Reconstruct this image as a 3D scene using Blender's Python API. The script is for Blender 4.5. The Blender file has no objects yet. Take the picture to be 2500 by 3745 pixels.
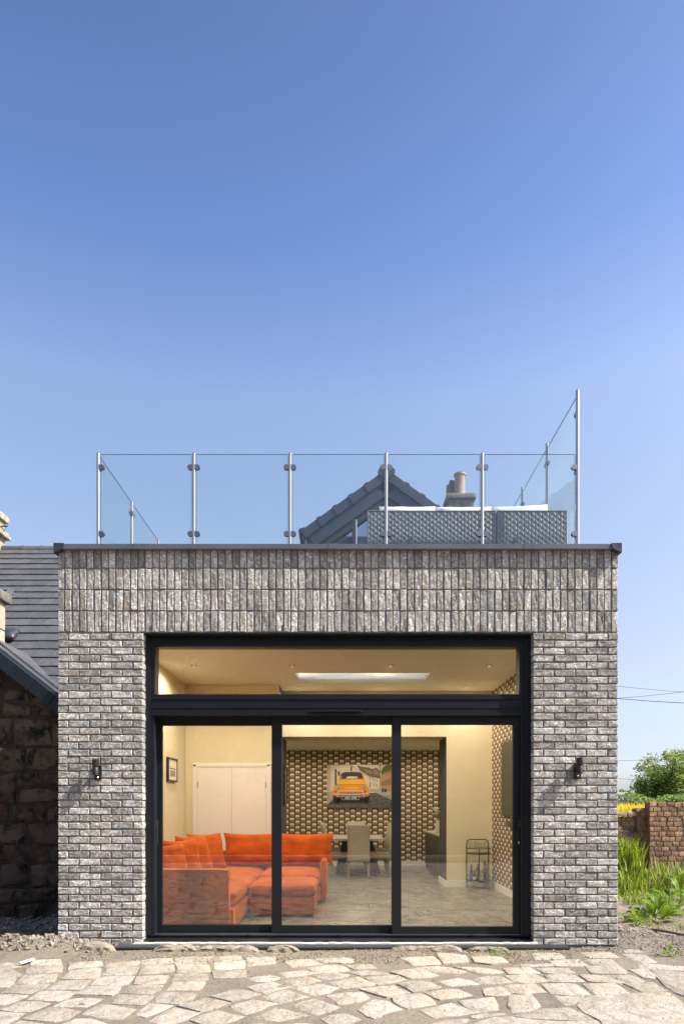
import bpy, bmesh, math, random
from mathutils import Vector, Matrix, noise
R = math.radians
rnd = random.Random(7)
sc = bpy.context.scene
col = sc.collection

# ------------------------------------------------------------------ camera
FPX, HOR, CH, D0 = 2500.0, 2945.0, 1.49, 7.2      # focal length in photo pixels, horizon row, eye height, metres to the facade
cam_d = bpy.data.cameras.new('camera'); cam = bpy.data.objects.new('camera', cam_d); col.objects.link(cam)
cam.location = (0, -D0, CH); cam.rotation_euler = (R(90), 0, 0)
cam_d.sensor_fit = 'VERTICAL'; cam_d.sensor_height = 36.0; cam_d.sensor_width = 36.0
cam_d.lens = 36.0 * FPX / 3745.0
cam_d.shift_y = (HOR - 1872.5) / 3745.0
cam_d.clip_start = 0.05; cam_d.clip_end = 3000
sc.camera = cam
# ------------------------------------------------------------------ sky, sun, exposure
SUN_EL, SUN_FRONT = 46.0, 17.0                        # sun stands to the right, a few degrees in front of the facade
w = bpy.data.worlds.new('World'); sc.world = w; w.use_nodes = True
nt = w.node_tree; bg = nt.nodes['Background']
sky = nt.nodes.new('ShaderNodeTexSky'); sky.sky_type = 'NISHITA'; sky.sun_disc = False
sky.sun_elevation = R(SUN_EL); sky.sun_rotation = R(90 + SUN_FRONT)
sky.altitude = 0; sky.air_density = 1.0; sky.dust_density = 3.0; sky.ozone_density = 4.0
# deep blue overhead, paler towards the horizon, the same all the way round
tcw = nt.nodes.new('ShaderNodeTexCoord'); sep = nt.nodes.new('ShaderNodeSeparateXYZ'); rmp = nt.nodes.new('ShaderNodeValToRGB'); mul = nt.nodes.new('ShaderNodeMix')
mul.data_type = 'RGBA'; mul.blend_type = 'MULTIPLY'; mul.inputs[0].default_value = 1.0
cr = rmp.color_ramp; cr.elements[0].position = 0.0; cr.elements[0].color = (2.3, 2.3, 2.7, 1); cr.elements[1].position = 1.0; cr.elements[1].color = (.40, .45, .58, 1)
for ps, cc in ((.03, (1.6, 1.6, 1.85)), (.07, (1.15, 1.08, 1.2)), (.1, (1.07, .97, 1.05)), (.19, (1.13, .92, .79)), (.42, (1.15, .99, .90)), (.51, (1.13, 1.02, .97)), (.63, (.69, .76, .90)), (.74, (.54, .615, .745))):
    e = cr.elements.new(ps); e.color = (*cc, 1)
nt.links.new(tcw.outputs['Generated'], sep.inputs[0]); nt.links.new(sep.outputs[2], rmp.inputs[0]); nt.links.new(sky.outputs[0], mul.inputs[6]); nt.links.new(rmp.outputs[0], mul.inputs[7])
nt.links.new(mul.outputs[2], bg.inputs[0]); bg.inputs[1].default_value = 0.15
sd = bpy.data.lights.new('sun', 'SUN'); sd.energy = 4.2; sd.angle = R(0.5); sd.color = (1, 0.955, 0.88)
sun = bpy.data.objects.new('sun', sd); col.objects.link(sun)
sv = Vector((math.cos(R(SUN_EL)) * math.cos(R(SUN_FRONT)), -math.cos(R(SUN_EL)) * math.sin(R(SUN_FRONT)), math.sin(R(SUN_EL))))
sun.rotation_euler = (-sv).to_track_quat('-Z', 'Y').to_euler(); sun.location = sv * 60
sc.view_settings.view_transform = 'Standard'; sc.view_settings.look = 'None'
sc.view_settings.exposure = 0.95; sc.view_settings.gamma = 1.0; sc.view_settings.use_curve_mapping = False
sc.render.engine = 'CYCLES'
sc.cycles.use_denoising = True
sc.cycles.max_bounces = 9; sc.cycles.diffuse_bounces = 5; sc.cycles.glossy_bounces = 4
sc.cycles.transparent_max_bounces = 32; sc.cycles.sample_clamp_indirect = 6.0
sc.cycles.caustics_reflective = False; sc.cycles.caustics_refractive = False

# ------------------------------------------------------------------ helpers
def P(px, py, z):            # photo pixel + metres from the camera -> world point
    return Vector(((px - 1250) * z / FPX, z - D0, CH + (HOR - py) * z / FPX))
def G(px, py, h=0.0):        # photo pixel on the ground
    z = (CH - h) * FPX / (py - HOR)
    return Vector(((px - 1250) * z / FPX, z - D0, h))
WL = {}
def wl(o): return WL.get(o, Vector((0, 0, 0)))
def thing(name, label, cat, loc=(0, 0, 0), group=None, kind=None):
    o = bpy.data.objects.new(name, None); col.objects.link(o); o.location = loc; o.empty_display_size = .1
    WL[o] = Vector(loc); tag(o, label, cat, group, kind); return o
def tag(o, label=None, cat=None, group=None, kind=None):
    if label: o['label'] = label
    if cat: o['category'] = cat
    if group: o['group'] = group
    if kind: o['kind'] = kind
    return o
def link(name, me, parent=None, loc=(0, 0, 0), rot=None):      # place an object (world loc, parents are never rotated while building)
    o = bpy.data.objects.new(name, me); col.objects.link(o)
    o.location = Vector(loc) - (wl(parent) if parent else Vector())
    if rot: o.rotation_euler = rot
    if parent: o.parent = parent
    WL[o] = Vector(loc); return o
def dup(o, parent=None, loc=None, rotz=None):
    c = o.copy(); col.objects.link(c); c.parent = parent
    if parent is not None: c.matrix_parent_inverse = o.matrix_parent_inverse.copy()
    if loc is not None: c.location = loc; WL[c] = Vector(loc)
    if rotz is not None: c.rotation_euler = (0, 0, rotz)
    for ch in o.children: dup(ch, c)
    return c
class MB:
    def __init__(s): s.v = []; s.f = []; s.m = []
    def add(s, vs, fs, mi=0):
        n = len(s.v); s.v += [tuple(v) for v in vs]; s.f += [tuple(i + n for i in f) for f in fs]; s.m += [mi] * len(fs); return s
    def box(s, x0, x1, y0, y1, z0, z1, mi=0):
        return s.add([(x0, y0, z0), (x1, y0, z0), (x1, y1, z0), (x0, y1, z0), (x0, y0, z1), (x1, y0, z1), (x1, y1, z1), (x0, y1, z1)],
                     [(0, 3, 2, 1), (4, 5, 6, 7), (0, 1, 5, 4), (1, 2, 6, 5), (2, 3, 7, 6), (3, 0, 4, 7)], mi)
    def tube(s, pts, r, n=8, mi=0, cap=True):
        pts = [Vector(p) for p in pts]; rs = r if isinstance(r, (list, tuple)) else [r] * len(pts)
        vs = []; fs = []; up = None
        for i, p in enumerate(pts):
            d = (pts[min(i + 1, len(pts) - 1)] - pts[max(i - 1, 0)]).normalized()
            if up is None: up = d.orthogonal().normalized()
            a = (up - d * up.dot(d)).normalized(); up = a; b = d.cross(a)
            for k in range(n):
                t = 2 * math.pi * k / n; vs.append(p + (a * math.cos(t) + b * math.sin(t)) * rs[i])
        for i in range(len(pts) - 1):
            for k in range(n): fs.append((i * n + k, i * n + (k + 1) % n, (i + 1) * n + (k + 1) % n, (i + 1) * n + k))
        if cap: fs.append(tuple(range(n - 1, -1, -1))); e = (len(pts) - 1) * n; fs.append(tuple(range(e, e + n)))
        return s.add(vs, fs, mi)
    def lathe(s, c, prof, n=16, mi=0):
        vs = []; fs = []
        for r, z in prof:
            for k in range(n):
                t = 2 * math.pi * k / n; vs.append((c[0] + r * math.cos(t), c[1] + r * math.sin(t), c[2] + z))
        for i in range(len(prof) - 1):
            for k in range(n): fs.append((i * n + k, i * n + (k + 1) % n, (i + 1) * n + (k + 1) % n, (i + 1) * n + k))
        if prof[0][0] > .0005: fs.append(tuple(range(n - 1, -1, -1)))
        if prof[-1][0] > .0005: e = (len(prof) - 1) * n; fs.append(tuple(range(e, e + n)))
        return s.add(vs, fs, mi)
    def prism(s, poly, y0, y1, mi=0):      # poly of (x,z), extruded along y
        n = len(poly); vs = [(x, y0, z) for x, z in poly] + [(x, y1, z) for x, z in poly]
        fs = [tuple(range(n)), tuple(range(2 * n - 1, n - 1, -1))] + [(i, i + n, (i + 1) % n + n, (i + 1) % n) for i in range(n)]
        return s.add(vs, fs, mi)
    def rbox(s, c, w, d, h, r, n=5, bulge=0.0, mi=0, seed=None):       # soft rounded block, c = centre of base
        hw, hd, hh = w / 2, d / 2, h / 2; vs = []; fs = []; idx = {}
        def vid(i, j, k):
            if (i, j, k) in idx: return idx[(i, j, k)]
            u, v, q = (2 * i / n - 1), (2 * j / n - 1), (2 * k / n - 1)
            def st(t): return math.copysign(abs(t) ** .6, t)
            p = Vector((st(u) * hw, st(v) * hd, st(q) * hh))
            inn = Vector((max(-hw + r, min(hw - r, p.x)), max(-hd + r, min(hd - r, p.y)), max(-hh + r, min(hh - r, p.z))))
            dlt = p - inn
            if dlt.length > 1e-6: p = inn + dlt.normalized() * min(r, dlt.length)
            if bulge and q > 0: p.z += bulge * q * (1 - u * u) * (1 - v * v)
            if seed is not None: p += Vector((noise.noise(p * 6 + Vector((seed, 0, 0))), noise.noise(p * 6 + Vector((0, seed, 0))), noise.noise(p * 6 + Vector((0, 0, seed))))) * .012
            idx[(i, j, k)] = len(vs); vs.append((c[0] + p.x, c[1] + p.y, c[2] + hh + p.z)); return idx[(i, j, k)]
        for a in range(n):
            for b in range(n):
                fs.append((vid(a, b, 0), vid(a, b + 1, 0), vid(a + 1, b + 1, 0), vid(a + 1, b, 0)))
                fs.append((vid(a, b, n), vid(a + 1, b, n), vid(a + 1, b + 1, n), vid(a, b + 1, n)))
                fs.append((vid(a, 0, b), vid(a + 1, 0, b), vid(a + 1, 0, b + 1), vid(a, 0, b + 1)))
                fs.append((vid(a, n, b), vid(a, n, b + 1), vid(a + 1, n, b + 1), vid(a + 1, n, b)))
                fs.append((vid(0, a, b), vid(0, a, b + 1), vid(0, a + 1, b + 1), vid(0, a + 1, b)))
                fs.append((vid(n, a, b), vid(n, a + 1, b), vid(n, a + 1, b + 1), vid(n, a, b + 1)))
        return s.add(vs, fs, mi)
    def xform(s, M, start=0):
        for i in range(start, len(s.v)): s.v[i] = tuple(M @ Vector(s.v[i]))
        return s
    def mesh(s, name, mats, smooth=False, off=Vector((0, 0, 0))):
        me = bpy.data.meshes.new(name)
        me.from_pydata([(v[0] - off[0], v[1] - off[1], v[2] - off[2]) for v in s.v], [], s.f)
        for m in (mats if isinstance(mats, (list, tuple)) else [mats]): me.materials.append(m)
        if any(s.m): me.polygons.foreach_set('material_index', s.m)
        if smooth: me.polygons.foreach_set('use_smooth', [True] * len(me.polygons))
        me.update(); return me
    def build(s, name, mats, parent=None, smooth=False, loc=None):     # vertices in world coordinates
        if loc is None:
            if parent is not None: loc = wl(parent)
            else:
                n = max(1, len(s.v)); loc = Vector((sum(v[0] for v in s.v) / n, sum(v[1] for v in s.v) / n, min(v[2] for v in s.v)))
        loc = Vector(loc)
        me = s.mesh(name, mats, smooth, loc)
        o = link(name, me, parent, loc)
        if smooth and smooth != 'all':
            try: me.set_sharp_from_angle(angle=R(40))
            except Exception: pass
        return o

# ------------------------------------------------------------------ materials
def N(t, k, **kw):
    n = t.nodes.new(k)
    for a, b in kw.items(): setattr(n, a, b)
    return n
def math_(t, op, a, b=None, c=None):
    n = N(t, 'ShaderNodeMath', operation=op)
    for i, x in enumerate((a, b, c)):
        if x is None: continue
        if isinstance(x, (int, float)): n.inputs[i].default_value = x
        else: t.links.new(x, n.inputs[i])
    return n.outputs[0]
def mixc(t, fac, a, b, mode='MIX'):
    n = N(t, 'ShaderNodeMix', data_type='RGBA', blend_type=mode)
    for s, x in ((n.inputs['Factor'], fac), (n.inputs[6], a), (n.inputs[7], b)):
        if isinstance(x, (int, float)): s.default_value = x
        elif isinstance(x, (tuple, list)): s.default_value = (*x[:3], 1)
        else: t.links.new(x, s)
    return n.outputs[2]
def coords(t, island=False, scale=None):
    tc = N(t, 'ShaderNodeTexCoord'); oi = N(t, 'ShaderNodeObjectInfo')
    va = N(t, 'ShaderNodeVectorMath', operation='SCALE'); va.inputs[0].default_value = (13.1, 7.7, 9.3)
    t.links.new(oi.outputs['Random'], va.inputs['Scale'])
    ad = N(t, 'ShaderNodeVectorMath', operation='ADD'); t.links.new(tc.outputs['Object'], ad.inputs[0]); t.links.new(va.outputs[0], ad.inputs[1])
    out = ad.outputs[0]
    if scale:
        ms = N(t, 'ShaderNodeVectorMath', operation='MULTIPLY'); t.links.new(out, ms.inputs[0]); ms.inputs[1].default_value = scale; out = ms.outputs[0]
    if island: return out, N(t, 'ShaderNodeNewGeometry').outputs['Random Per Island']
    return out, oi.outputs['Random']
def noise_(t, v, scale, detail=5, rough=.55, dist=0.0):
    n = N(t, 'ShaderNodeTexNoise'); n.inputs['Scale'].default_value = scale; n.inputs['Detail'].default_value = detail
    n.inputs['Roughness'].default_value = rough; n.inputs['Distortion'].default_value = dist; t.links.new(v, n.inputs['Vector']); return n.outputs['Fac']
def ramp(t, f, *stops):
    n = N(t, 'ShaderNodeValToRGB'); cr = n.color_ramp
    while len(cr.elements) < len(stops): cr.elements.new(.5)
    for e, (p, c) in zip(cr.elements, stops): e.position = p; e.color = (*c, 1) if isinstance(c, tuple) else (c, c, c, 1)
    t.links.new(f, n.inputs[0]); return n.outputs[0]
def base(name):
    m = bpy.data.materials.new(name); m.use_nodes = True; t = m.node_tree
    return m, t, t.nodes['Principled BSDF']
def bump(t, p, h, strength, dist):
    b = N(t, 'ShaderNodeBump'); b.inputs['Strength'].default_value = strength; b.inputs['Distance'].default_value = dist
    t.links.new(h, b.inputs['Height']); t.links.new(b.outputs[0], p.inputs['Normal']); return b
def pm(name, c1, c2=None, scale=6, rough=.6, bmp=0.0, bscale=None, bdist=.01, metal=0, rn=0.0, spec=.5, island=False, vscale=None, lo=.35, hi=.65, rough2=None, coat=0):
    m, t, p = base(name); v, r = coords(t, island, vscale)
    c2 = c2 or tuple(x * .82 for x in c1)
    f = noise_(t, v, scale); fr = ramp(t, f, (lo, 0.0), (hi, 1.0))
    c = mixc(t, fr, c1, c2)
    if rn:
        k = math_(t, 'MULTIPLY_ADD', r, rn * 2, 1 - rn); cb = N(t, 'ShaderNodeCombineColor')
        for i in range(3): t.links.new(k, cb.inputs[i])
        c = mixc(t, 1.0, c, cb.outputs[0], 'MULTIPLY')
    t.links.new(c, p.inputs['Base Color']); p.inputs['Metallic'].default_value = metal
    rr = noise_(t, v, scale * 2.3, 3); t.links.new(math_(t, 'MULTIPLY_ADD', rr, (rough2 if rough2 is not None else rough * .25), rough * .88), p.inputs['Roughness'])
    p.inputs['Specular IOR Level'].default_value = spec; p.inputs['Coat Weight'].default_value = coat
    if bmp: bump(t, p, noise_(t, v, bscale or scale * 4, 6, .6), bmp, bdist)
    return m
def leafy_mat(m, k=.4):
    t = m.node_tree; p = t.nodes['Principled BSDF']; o = t.nodes['Material Output']; tr = N(t, 'ShaderNodeBsdfTranslucent'); c = p.inputs['Base Color'].links[0].from_socket
    t.links.new(mixc(t, 1.0, c, (1.25, 1.2, .6), 'MULTIPLY'), tr.inputs[0]); mx = N(t, 'ShaderNodeMixShader'); mx.inputs[0].default_value = k
    t.links.new(p.outputs[0], mx.inputs[1]); t.links.new(tr.outputs[0], mx.inputs[2]); t.links.new(mx.outputs[0], o.inputs[0])
def emis(name, c, s):
    m, t, p = base(name); p.inputs['Base Color'].default_value = (*c, 1); p.inputs['Emission Color'].default_value = (*c, 1); p.inputs['Emission Strength'].default_value = s; return m
def glass(name, f0, tint=(1, 1, 1), rough=0.0, dust=0.0):
    m = bpy.data.materials.new(name); m.use_nodes = True; t = m.node_tree; t.nodes.clear()
    o = N(t, 'ShaderNodeOutputMaterial'); tr = N(t, 'ShaderNodeBsdfTransparent'); gl = N(t, 'ShaderNodeBsdfGlossy')
    tr.inputs[0].default_value = (*tint, 1); gl.inputs['Roughness'].default_value = rough
    lw = N(t, 'ShaderNodeLayerWeight'); lw.inputs['Blend'].default_value = .5
    fac = math_(t, 'MULTIPLY_ADD', math_(t, 'POWER', lw.outputs['Facing'], 5.0), 1 - f0, f0)
    mx = N(t, 'ShaderNodeMixShader'); t.links.new(fac, mx.inputs[0]); t.links.new(tr.outputs[0], mx.inputs[1]); t.links.new(gl.outputs[0], mx.inputs[2])
    out = mx.outputs[0]
    if dust:                                    # a thin film of dust that the sun lights up
        dl_ = N(t, 'ShaderNodeBsdfTranslucent'); dl_.inputs[0].default_value = (.78, .92, .93, 1); m2 = N(t, 'ShaderNodeMixShader'); v, r = coords(t)
        t.links.new(math_(t, 'MULTIPLY_ADD', noise_(t, v, 1.7, 5), dust, dust * .5), m2.inputs[0]); t.links.new(out, m2.inputs[1]); t.links.new(dl_.outputs[0], m2.inputs[2]); out = m2.outputs[0]
    t.links.new(out, o.inputs[0]); return m

def brick_mat(name, cols, dark, lime, orange, bstr=1.0):
    m, t, p = base(name); v, r = coords(t)
    ms = N(t, 'ShaderNodeMapping'); t.links.new(v, ms.inputs[0])
    n1 = noise_(t, v, 9, 5, .6); n2 = noise_(t, v, 32, 6, .66, .5); n3 = noise_(t, v, 75, 4, .7); n4 = noise_(t, v, 5.0, 3)
    c = mixc(t, ramp(t, r, (0.0, 0.0), (1.0, 1.0)), cols[0], cols[1])
    c = mixc(t, ramp(t, n1, (.38, 0.0), (.62, 1.0)), c, cols[2])
    c = mixc(t, math_(t, 'MULTIPLY', ramp(t, n4, (.52, 0.0), (.66, 1.0)), .6), c, orange)
    c = mixc(t, math_(t, 'MULTIPLY', ramp(t, n2, (.50, 0.0), (.60, 1.0)), .85), c, lime)
    c = mixc(t, math_(t, 'MULTIPLY', ramp(t, n3, (.57, 0.0), (.66, 1.0)), .8), c, dark)
    k = math_(t, 'MULTIPLY_ADD', math_(t, 'FRACT', math_(t, 'MULTIPLY', r, 7.31)), .68, .64); cb = N(t, 'ShaderNodeCombineColor')
    for i in range(3): t.links.new(k, cb.inputs[i])
    c = mixc(t, 1.0, c, cb.outputs[0], 'MULTIPLY')
    t.links.new(c, p.inputs['Base Color']); p.inputs['Roughness'].default_value = .88; p.inputs['Specular IOR Level'].default_value = .25
    h = math_(t, 'ADD', math_(t, 'MULTIPLY', n2, 1.0), math_(t, 'MULTIPLY', n3, .5))
    bump(t, p, h, bstr, .0115); return m

M = {}
M['brick'] = brick_mat('weathered_grey_brick', ((.35, .333, .298), (.44, .43, .405), (.32, .29, .24)), (.095, .09, .083), (.66, .66, .655), (.31, .225, .15))
M['mortar'] = pm('dark_mortar', (.19, .188, .19), (.15, .15, .152), 30, .95, .4, 90, .004)
M['oldbrick'] = brick_mat('old_red_brick', ((.31, .155, .08), (.38, .215, .12), (.26, .125, .07)), (.05, .045, .045), (.44, .34, .26), (.38, .235, .12), .7)
M['oldmortar'] = pm('pale_lime_mortar', (.34, .29, .22), (.22, .19, .14), 20, .95, .5, 60, .006)
M['sidewall'] = pm('side_wall_brick_render', (.27, .25, .22), (.2, .185, .17), 3, .9, .4, 40, .006)
M['anthracite'] = pm('anthracite_powder_coat', (.0085, .0105, .0145), (.011, .013, .0175), 2.5, .45, .1, 300, .0006, spec=.3)
M['gasket'] = pm('black_rubber_gasket', (.006, .006, .007), None, 10, .7)
M['coping'] = pm('grey_coping_membrane', (.125, .135, .155), (.10, .11, .127), 3, .5, .15, 14, .004, spec=.4)
M['lead'] = pm('dark_lead_flashing', (.03, .033, .038), (.05, .053, .058), 9, .42, .6, 22, .008, spec=.5)
M['steel'] = pm('brushed_stainless_steel', (.50, .48, .46), (.42, .41, .40), 14, .2, .08, 120, .001, metal=1, vscale=(1, 1, .12))
M['satin'] = pm('satin_clamp_steel', (.27, .27, .275), (.22, .22, .23), 10, .42, .05, 200, .001, metal=1)
M['balglass'] = glass('balustrade_glass', .035, (.965, .991, .993), 0.0, .036)
M['doorglass'] = glass('door_glass', .088, (.885, .895, .885))
M['edge'] = pm('polished_glass_edge', (.10, .16, .20), (.06, .10, .14), 6, .2, spec=.6)
def opal():
    m = bpy.data.materials.new('opal_rooflight'); m.use_nodes = True; t = m.node_tree; t.nodes.clear(); o = N(t, 'ShaderNodeOutputMaterial'); tr = N(t, 'ShaderNodeBsdfTranslucent'); tr.inputs[0].default_value = (.97, .97, .95, 1); t.links.new(tr.outputs[0], o.inputs[0]); return m
M['opal'] = opal()
M['clear'] = glass('thin_clear_glass', .05, (.97, .98, .98))
M['plaster'] = pm('cream_wall_paint', (.70, .615, .42), (.68, .595, .40), 1.2, .82, .04, 300, .001)
M['ceiling'] = pm('ceiling_paint', (.62, .60, .49), (.60, .58, .475), .9, .85, .03, 200, .001)
M['white'] = pm('white_gloss_paint', (.80, .77, .72), (.76, .73, .68), 2, .42, .03, 100, .001)
M['charcoal'] = pm('charcoal_wall_paint', (.045, .043, .042), (.036, .035, .034), 2, .7, .03, 200, .001)
M['deck'] = pm('terrace_deck_membrane', (.16, .165, .175), (.12, .125, .13), 3, .8, .2, 40, .003)
M['rattan'] = pm('grey_rattan_strand', (.27, .265, .265), (.18, .178, .18), 22, .42, .25, 90, .002, rn=.12, island=True)
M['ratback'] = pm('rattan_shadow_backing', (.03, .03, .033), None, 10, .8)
M['cushion'] = pm('white_outdoor_cushion', (.74, .73, .70), (.66, .65, .63), 5, .85, .35, 16, .012)
M['slate'] = pm('anthracite_roof_tile', (.078, .078, .082), (.10, .10, .104), 9, .62, .35, 70, .004, rn=.16, spec=.4)
M['tilejoint'] = pm('dusty_sunlit_tile_joint', (.45, .41, .35), (.34, .31, .26), 14, .9)  # pale joints: dust, plus sunlit tile edges painted into the colour
M['cladding'] = pm('slate_blue_cladding', (.017, .027, .046), (.013, .022, .038), 3, .48, .1, 40, .002)
M['dormtile'] = pm('slate_blue_verge_tile', (.019, .028, .046), (.014, .021, .036), 7, .5, .2, 40, .003)
M['verge'] = pm('black_verge_unit', (.010, .013, .019), (.014, .018, .025), 5, .5)
M['clay'] = pm('clay_chimney_pot', (.42, .295, .225), (.34, .235, .175), 9, .8, .3, 30, .004)
M['stonegrey'] = pm('weathered_stone_cap', (.22, .205, .175), (.12, .11, .095), 8, .9, .6, 24, .012, rn=.15)
M['sandstone'] = pm('pale_sandstone', (.50, .39, .29), (.42, .30, .21), 5, .9, .45, 22, .01, vscale=(1, 1, 3), rn=.1)
M['chimstone'] = pm('lichen_pale_stone', (.48, .43, .33), (.24, .21, .14), 7, .9, .5, 22, .012)
def rubble_stone():
    m, t, p = base('soot_dark_rubble_stone'); v, r = coords(t)
    n1 = noise_(t, v, 4.5, 6, .65, .6); n2 = noise_(t, v, 17, 6, .7, .5); n3 = noise_(t, v, 2.2, 3)
    c = mixc(t, r, (.125, .085, .058), (.175, .122, .082))
    c = mixc(t, ramp(t, n3, (.45, 0.0), (.6, 1.0)), c, (.09, .05, .033))
    c = mixc(t, ramp(t, n1, (.46, 0.0), (.62, 1.0)), c, (.016, .013, .011))
    c = mixc(t, math_(t, 'MULTIPLY', ramp(t, n2, (.56, 0.0), (.68, 1.0)), .55), c, (.20, .155, .105))
    t.links.new(c, p.inputs['Base Color']); p.inputs['Roughness'].default_value = .92; p.inputs['Specular IOR Level'].default_value = .25
    bump(t, p, math_(t, 'ADD', n1, n2), 1.0, .03); return m
M['rubble'] = rubble_stone()
M['rubmortar'] = pm('old_wall_mortar', (.075, .05, .035), (.03, .022, .017), 9, .95, .7, 30, .02)
def stone_mat():
    m, t, p = base('pale_sandstone_sett'); v, r = coords(t)
    n1 = noise_(t, v, 3.2, 6, .6, .4); n2 = noise_(t, v, 14, 6, .68, .6); n3 = noise_(t, v, 60, 4, .7); n4 = noise_(t, v, 6.0, 4, .6); n5 = noise_(t, v, 2.4, 6, .7, .8)
    c = mixc(t, r, (.445, .395, .32), (.49, .44, .365))
    c = mixc(t, math_(t, 'MULTIPLY', ramp(t, n1, (.42, 0.0), (.66, 1.0)), .75), c, (.38, .30, .21))
    c = mixc(t, math_(t, 'MULTIPLY', ramp(t, n4, (.54, 0.0), (.70, 1.0)), .65), c, (.30, .26, .205))
    c = mixc(t, math_(t, 'MULTIPLY', ramp(t, n2, (.56, 0.0), (.70, 1.0)), .6), c, (.49, .44, .36))
    c = mixc(t, math_(t, 'MULTIPLY', ramp(t, n3, (.62, 0.0), (.69, 1.0)), .8), c, (.13, .105, .08))
    cw = N(t, 'ShaderNodeTexWave'); cw.inputs['Scale'].default_value = 1.3; cw.inputs['Distortion'].default_value = 9.0; cw.inputs['Detail'].default_value = 5; cw.inputs['Detail Scale'].default_value = 1.6; t.links.new(v, cw.inputs['Vector'])
    c = mixc(t, math_(t, 'MULTIPLY', ramp(t, cw.outputs['Fac'], (.0, 1.0), (.10, 0.0)), .38), c, (.24, .19, .14))
    c = mixc(t, math_(t, 'MULTIPLY', ramp(t, n5, (.52, 0.0), (.62, 1.0)), .7), c, (.33, .275, .205))
    k = math_(t, 'MULTIPLY_ADD', math_(t, 'FRACT', math_(t, 'MULTIPLY', r, 5.7)), .26, .84); cbx = N(t, 'ShaderNodeCombineColor')
    for i in range(3): t.links.new(k, cbx.inputs[i])
    c = mixc(t, 1.0, c, cbx.outputs[0], 'MULTIPLY')
    t.links.new(c, p.inputs['Base Color']); p.inputs['Roughness'].default_value = .86; p.inputs['Specular IOR Level'].default_value = .3
    bump(t, p, math_(t, 'ADD', math_(t, 'MULTIPLY', n2, 1.0), math_(t, 'MULTIPLY', n1, 1.6)), 1.0, .03); return m
M['sett'] = stone_mat()
def soil_mat():
    m, t, p = base('sandy_soil'); tc = N(t, 'ShaderNodeTexCoord'); v = tc.outputs['Object']
    n1 = noise_(t, v, 1.3, 5); n2 = noise_(t, v, 11, 6, .7); n3 = noise_(t, v, 55, 5, .75); n4 = noise_(t, v, 130, 3, .7)
    c = mixc(t, ramp(t, n1, (.4, 0.0), (.62, 1.0)), (.265, .22, .163), (.20, .165, .125))
    c = mixc(t, math_(t, 'MULTIPLY', ramp(t, n2, (.5, 0.0), (.66, 1.0)), .6), c, (.31, .26, .195))
    c = mixc(t, math_(t, 'MULTIPLY', ramp(t, n3, (.56, 0.0), (.66, 1.0)), .75), c, (.10, .08, .06))
    c = mixc(t, math_(t, 'MULTIPLY', ramp(t, n4, (.60, 0.0), (.68, 1.0)), .6), c, (.42, .38, .32))
    # away from the yard the ground is rough grass
    sx = N(t, 'ShaderNodeSeparateXYZ'); t.links.new(v, sx.inputs[0])
    far = math_(t, 'MAXIMUM', math_(t, 'MAXIMUM', ramp(t, math_(t, 'MULTIPLY', sx.outputs[1], .02), (.155, 0.0), (.17, 1.0)), ramp(t, math_(t, 'MULTIPLY', math_(t, 'SUBTRACT', -10.4, sx.outputs[1]), 1.0), (.0, 0.0), (.3, 1.0))),
                ramp(t, math_(t, 'MULTIPLY', math_(t, 'ABSOLUTE', sx.outputs[0]), .02), (.30, 0.0), (.34, 1.0)))
    gcol = mixc(t, n1, (.07, .10, .02), (.10, .115, .03))
    c = mixc(t, far, c, gcol)
    t.links.new(c, p.inputs['Base Color']); p.inputs['Roughness'].default_value = .95; p.inputs['Specular IOR Level'].default_value = .2
    bump(t, p, math_(t, 'ADD', n2, math_(t, 'MULTIPLY', n3, .5)), .9, .025); return m
M['soil'] = soil_mat()
M['gravel'] = pm('mixed_gravel', (.36, .31, .25), (.20, .175, .15), 30, .9, rn=.45, island=True)
M['rubstone'] = pm('rubble_lump', (.32, .26, .195), (.20, .16, .12), 24, .92, .6, 60, .01, rn=.5, island=True)
M['cement'] = pm('rough_cement_haunch', (.34, .285, .215), (.24, .20, .15), 11, .95, .9, 42, .014)
M['whitemortar'] = pm('white_sill_mortar', (.66, .62, .54), (.50, .45, .37), 9, .9, .5, 40, .006)
M['drain'] = pm('black_plastic_drain', (.075, .078, .085), (.10, .105, .11), 20, .45, rn=.2, island=True)
M['grass'] = pm('grass_blade', (.32, .40, .055), (.17, .25, .03), 3, .5, rn=.6, island=True, spec=.35)
M['leaf'] = pm('dock_leaf', (.22, .34, .035), (.13, .23, .026), 6, .45, .3, 30, .004, rn=.2, spec=.4)
M['tree_leaf'] = pm('tree_leaf', (.27, .33, .06), (.17, .225, .04), 2, .5, rn=.45, island=True, spec=.4)
M['dark_leaf'] = pm('dark_tree_leaf', (.06, .085, .02), (.035, .055, .014), 1.5, .5, rn=.5, island=True, spec=.4)
M['hedge_leaf'] = pm('hedge_leaf', (.22, .31, .03), (.12, .19, .02), 2, .5, rn=.4, island=True, spec=.4)
M['yellow_leaf'] = pm('yellow_shrub_leaf', (.72, .58, .02), (.52, .42, .015), 3, .55, rn=.35, island=True)
for k_ in ('grass', 'leaf', 'tree_leaf', 'dark_leaf', 'hedge_leaf', 'yellow_leaf'): leafy_mat(M[k_])
M['bark'] = pm('bark', (.10, .075, .05), (.06, .045, .03), 12, .9, .7, 30, .01)
M['orange'] = pm('orange_velvet', (.55, .095, .001), (.40, .06, .001), 5, .75, .5, 8, .03, spec=.25)
M['orange'].node_tree.nodes['Principled BSDF'].inputs['Sheen Weight'].default_value = .35
M['orange'].node_tree.nodes['Principled BSDF'].inputs['Sheen Tint'].default_value = (1, .45, .15, 1)
M['darkfoot'] = pm('black_foot', (.01, .01, .01), None, 10, .5)
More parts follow.
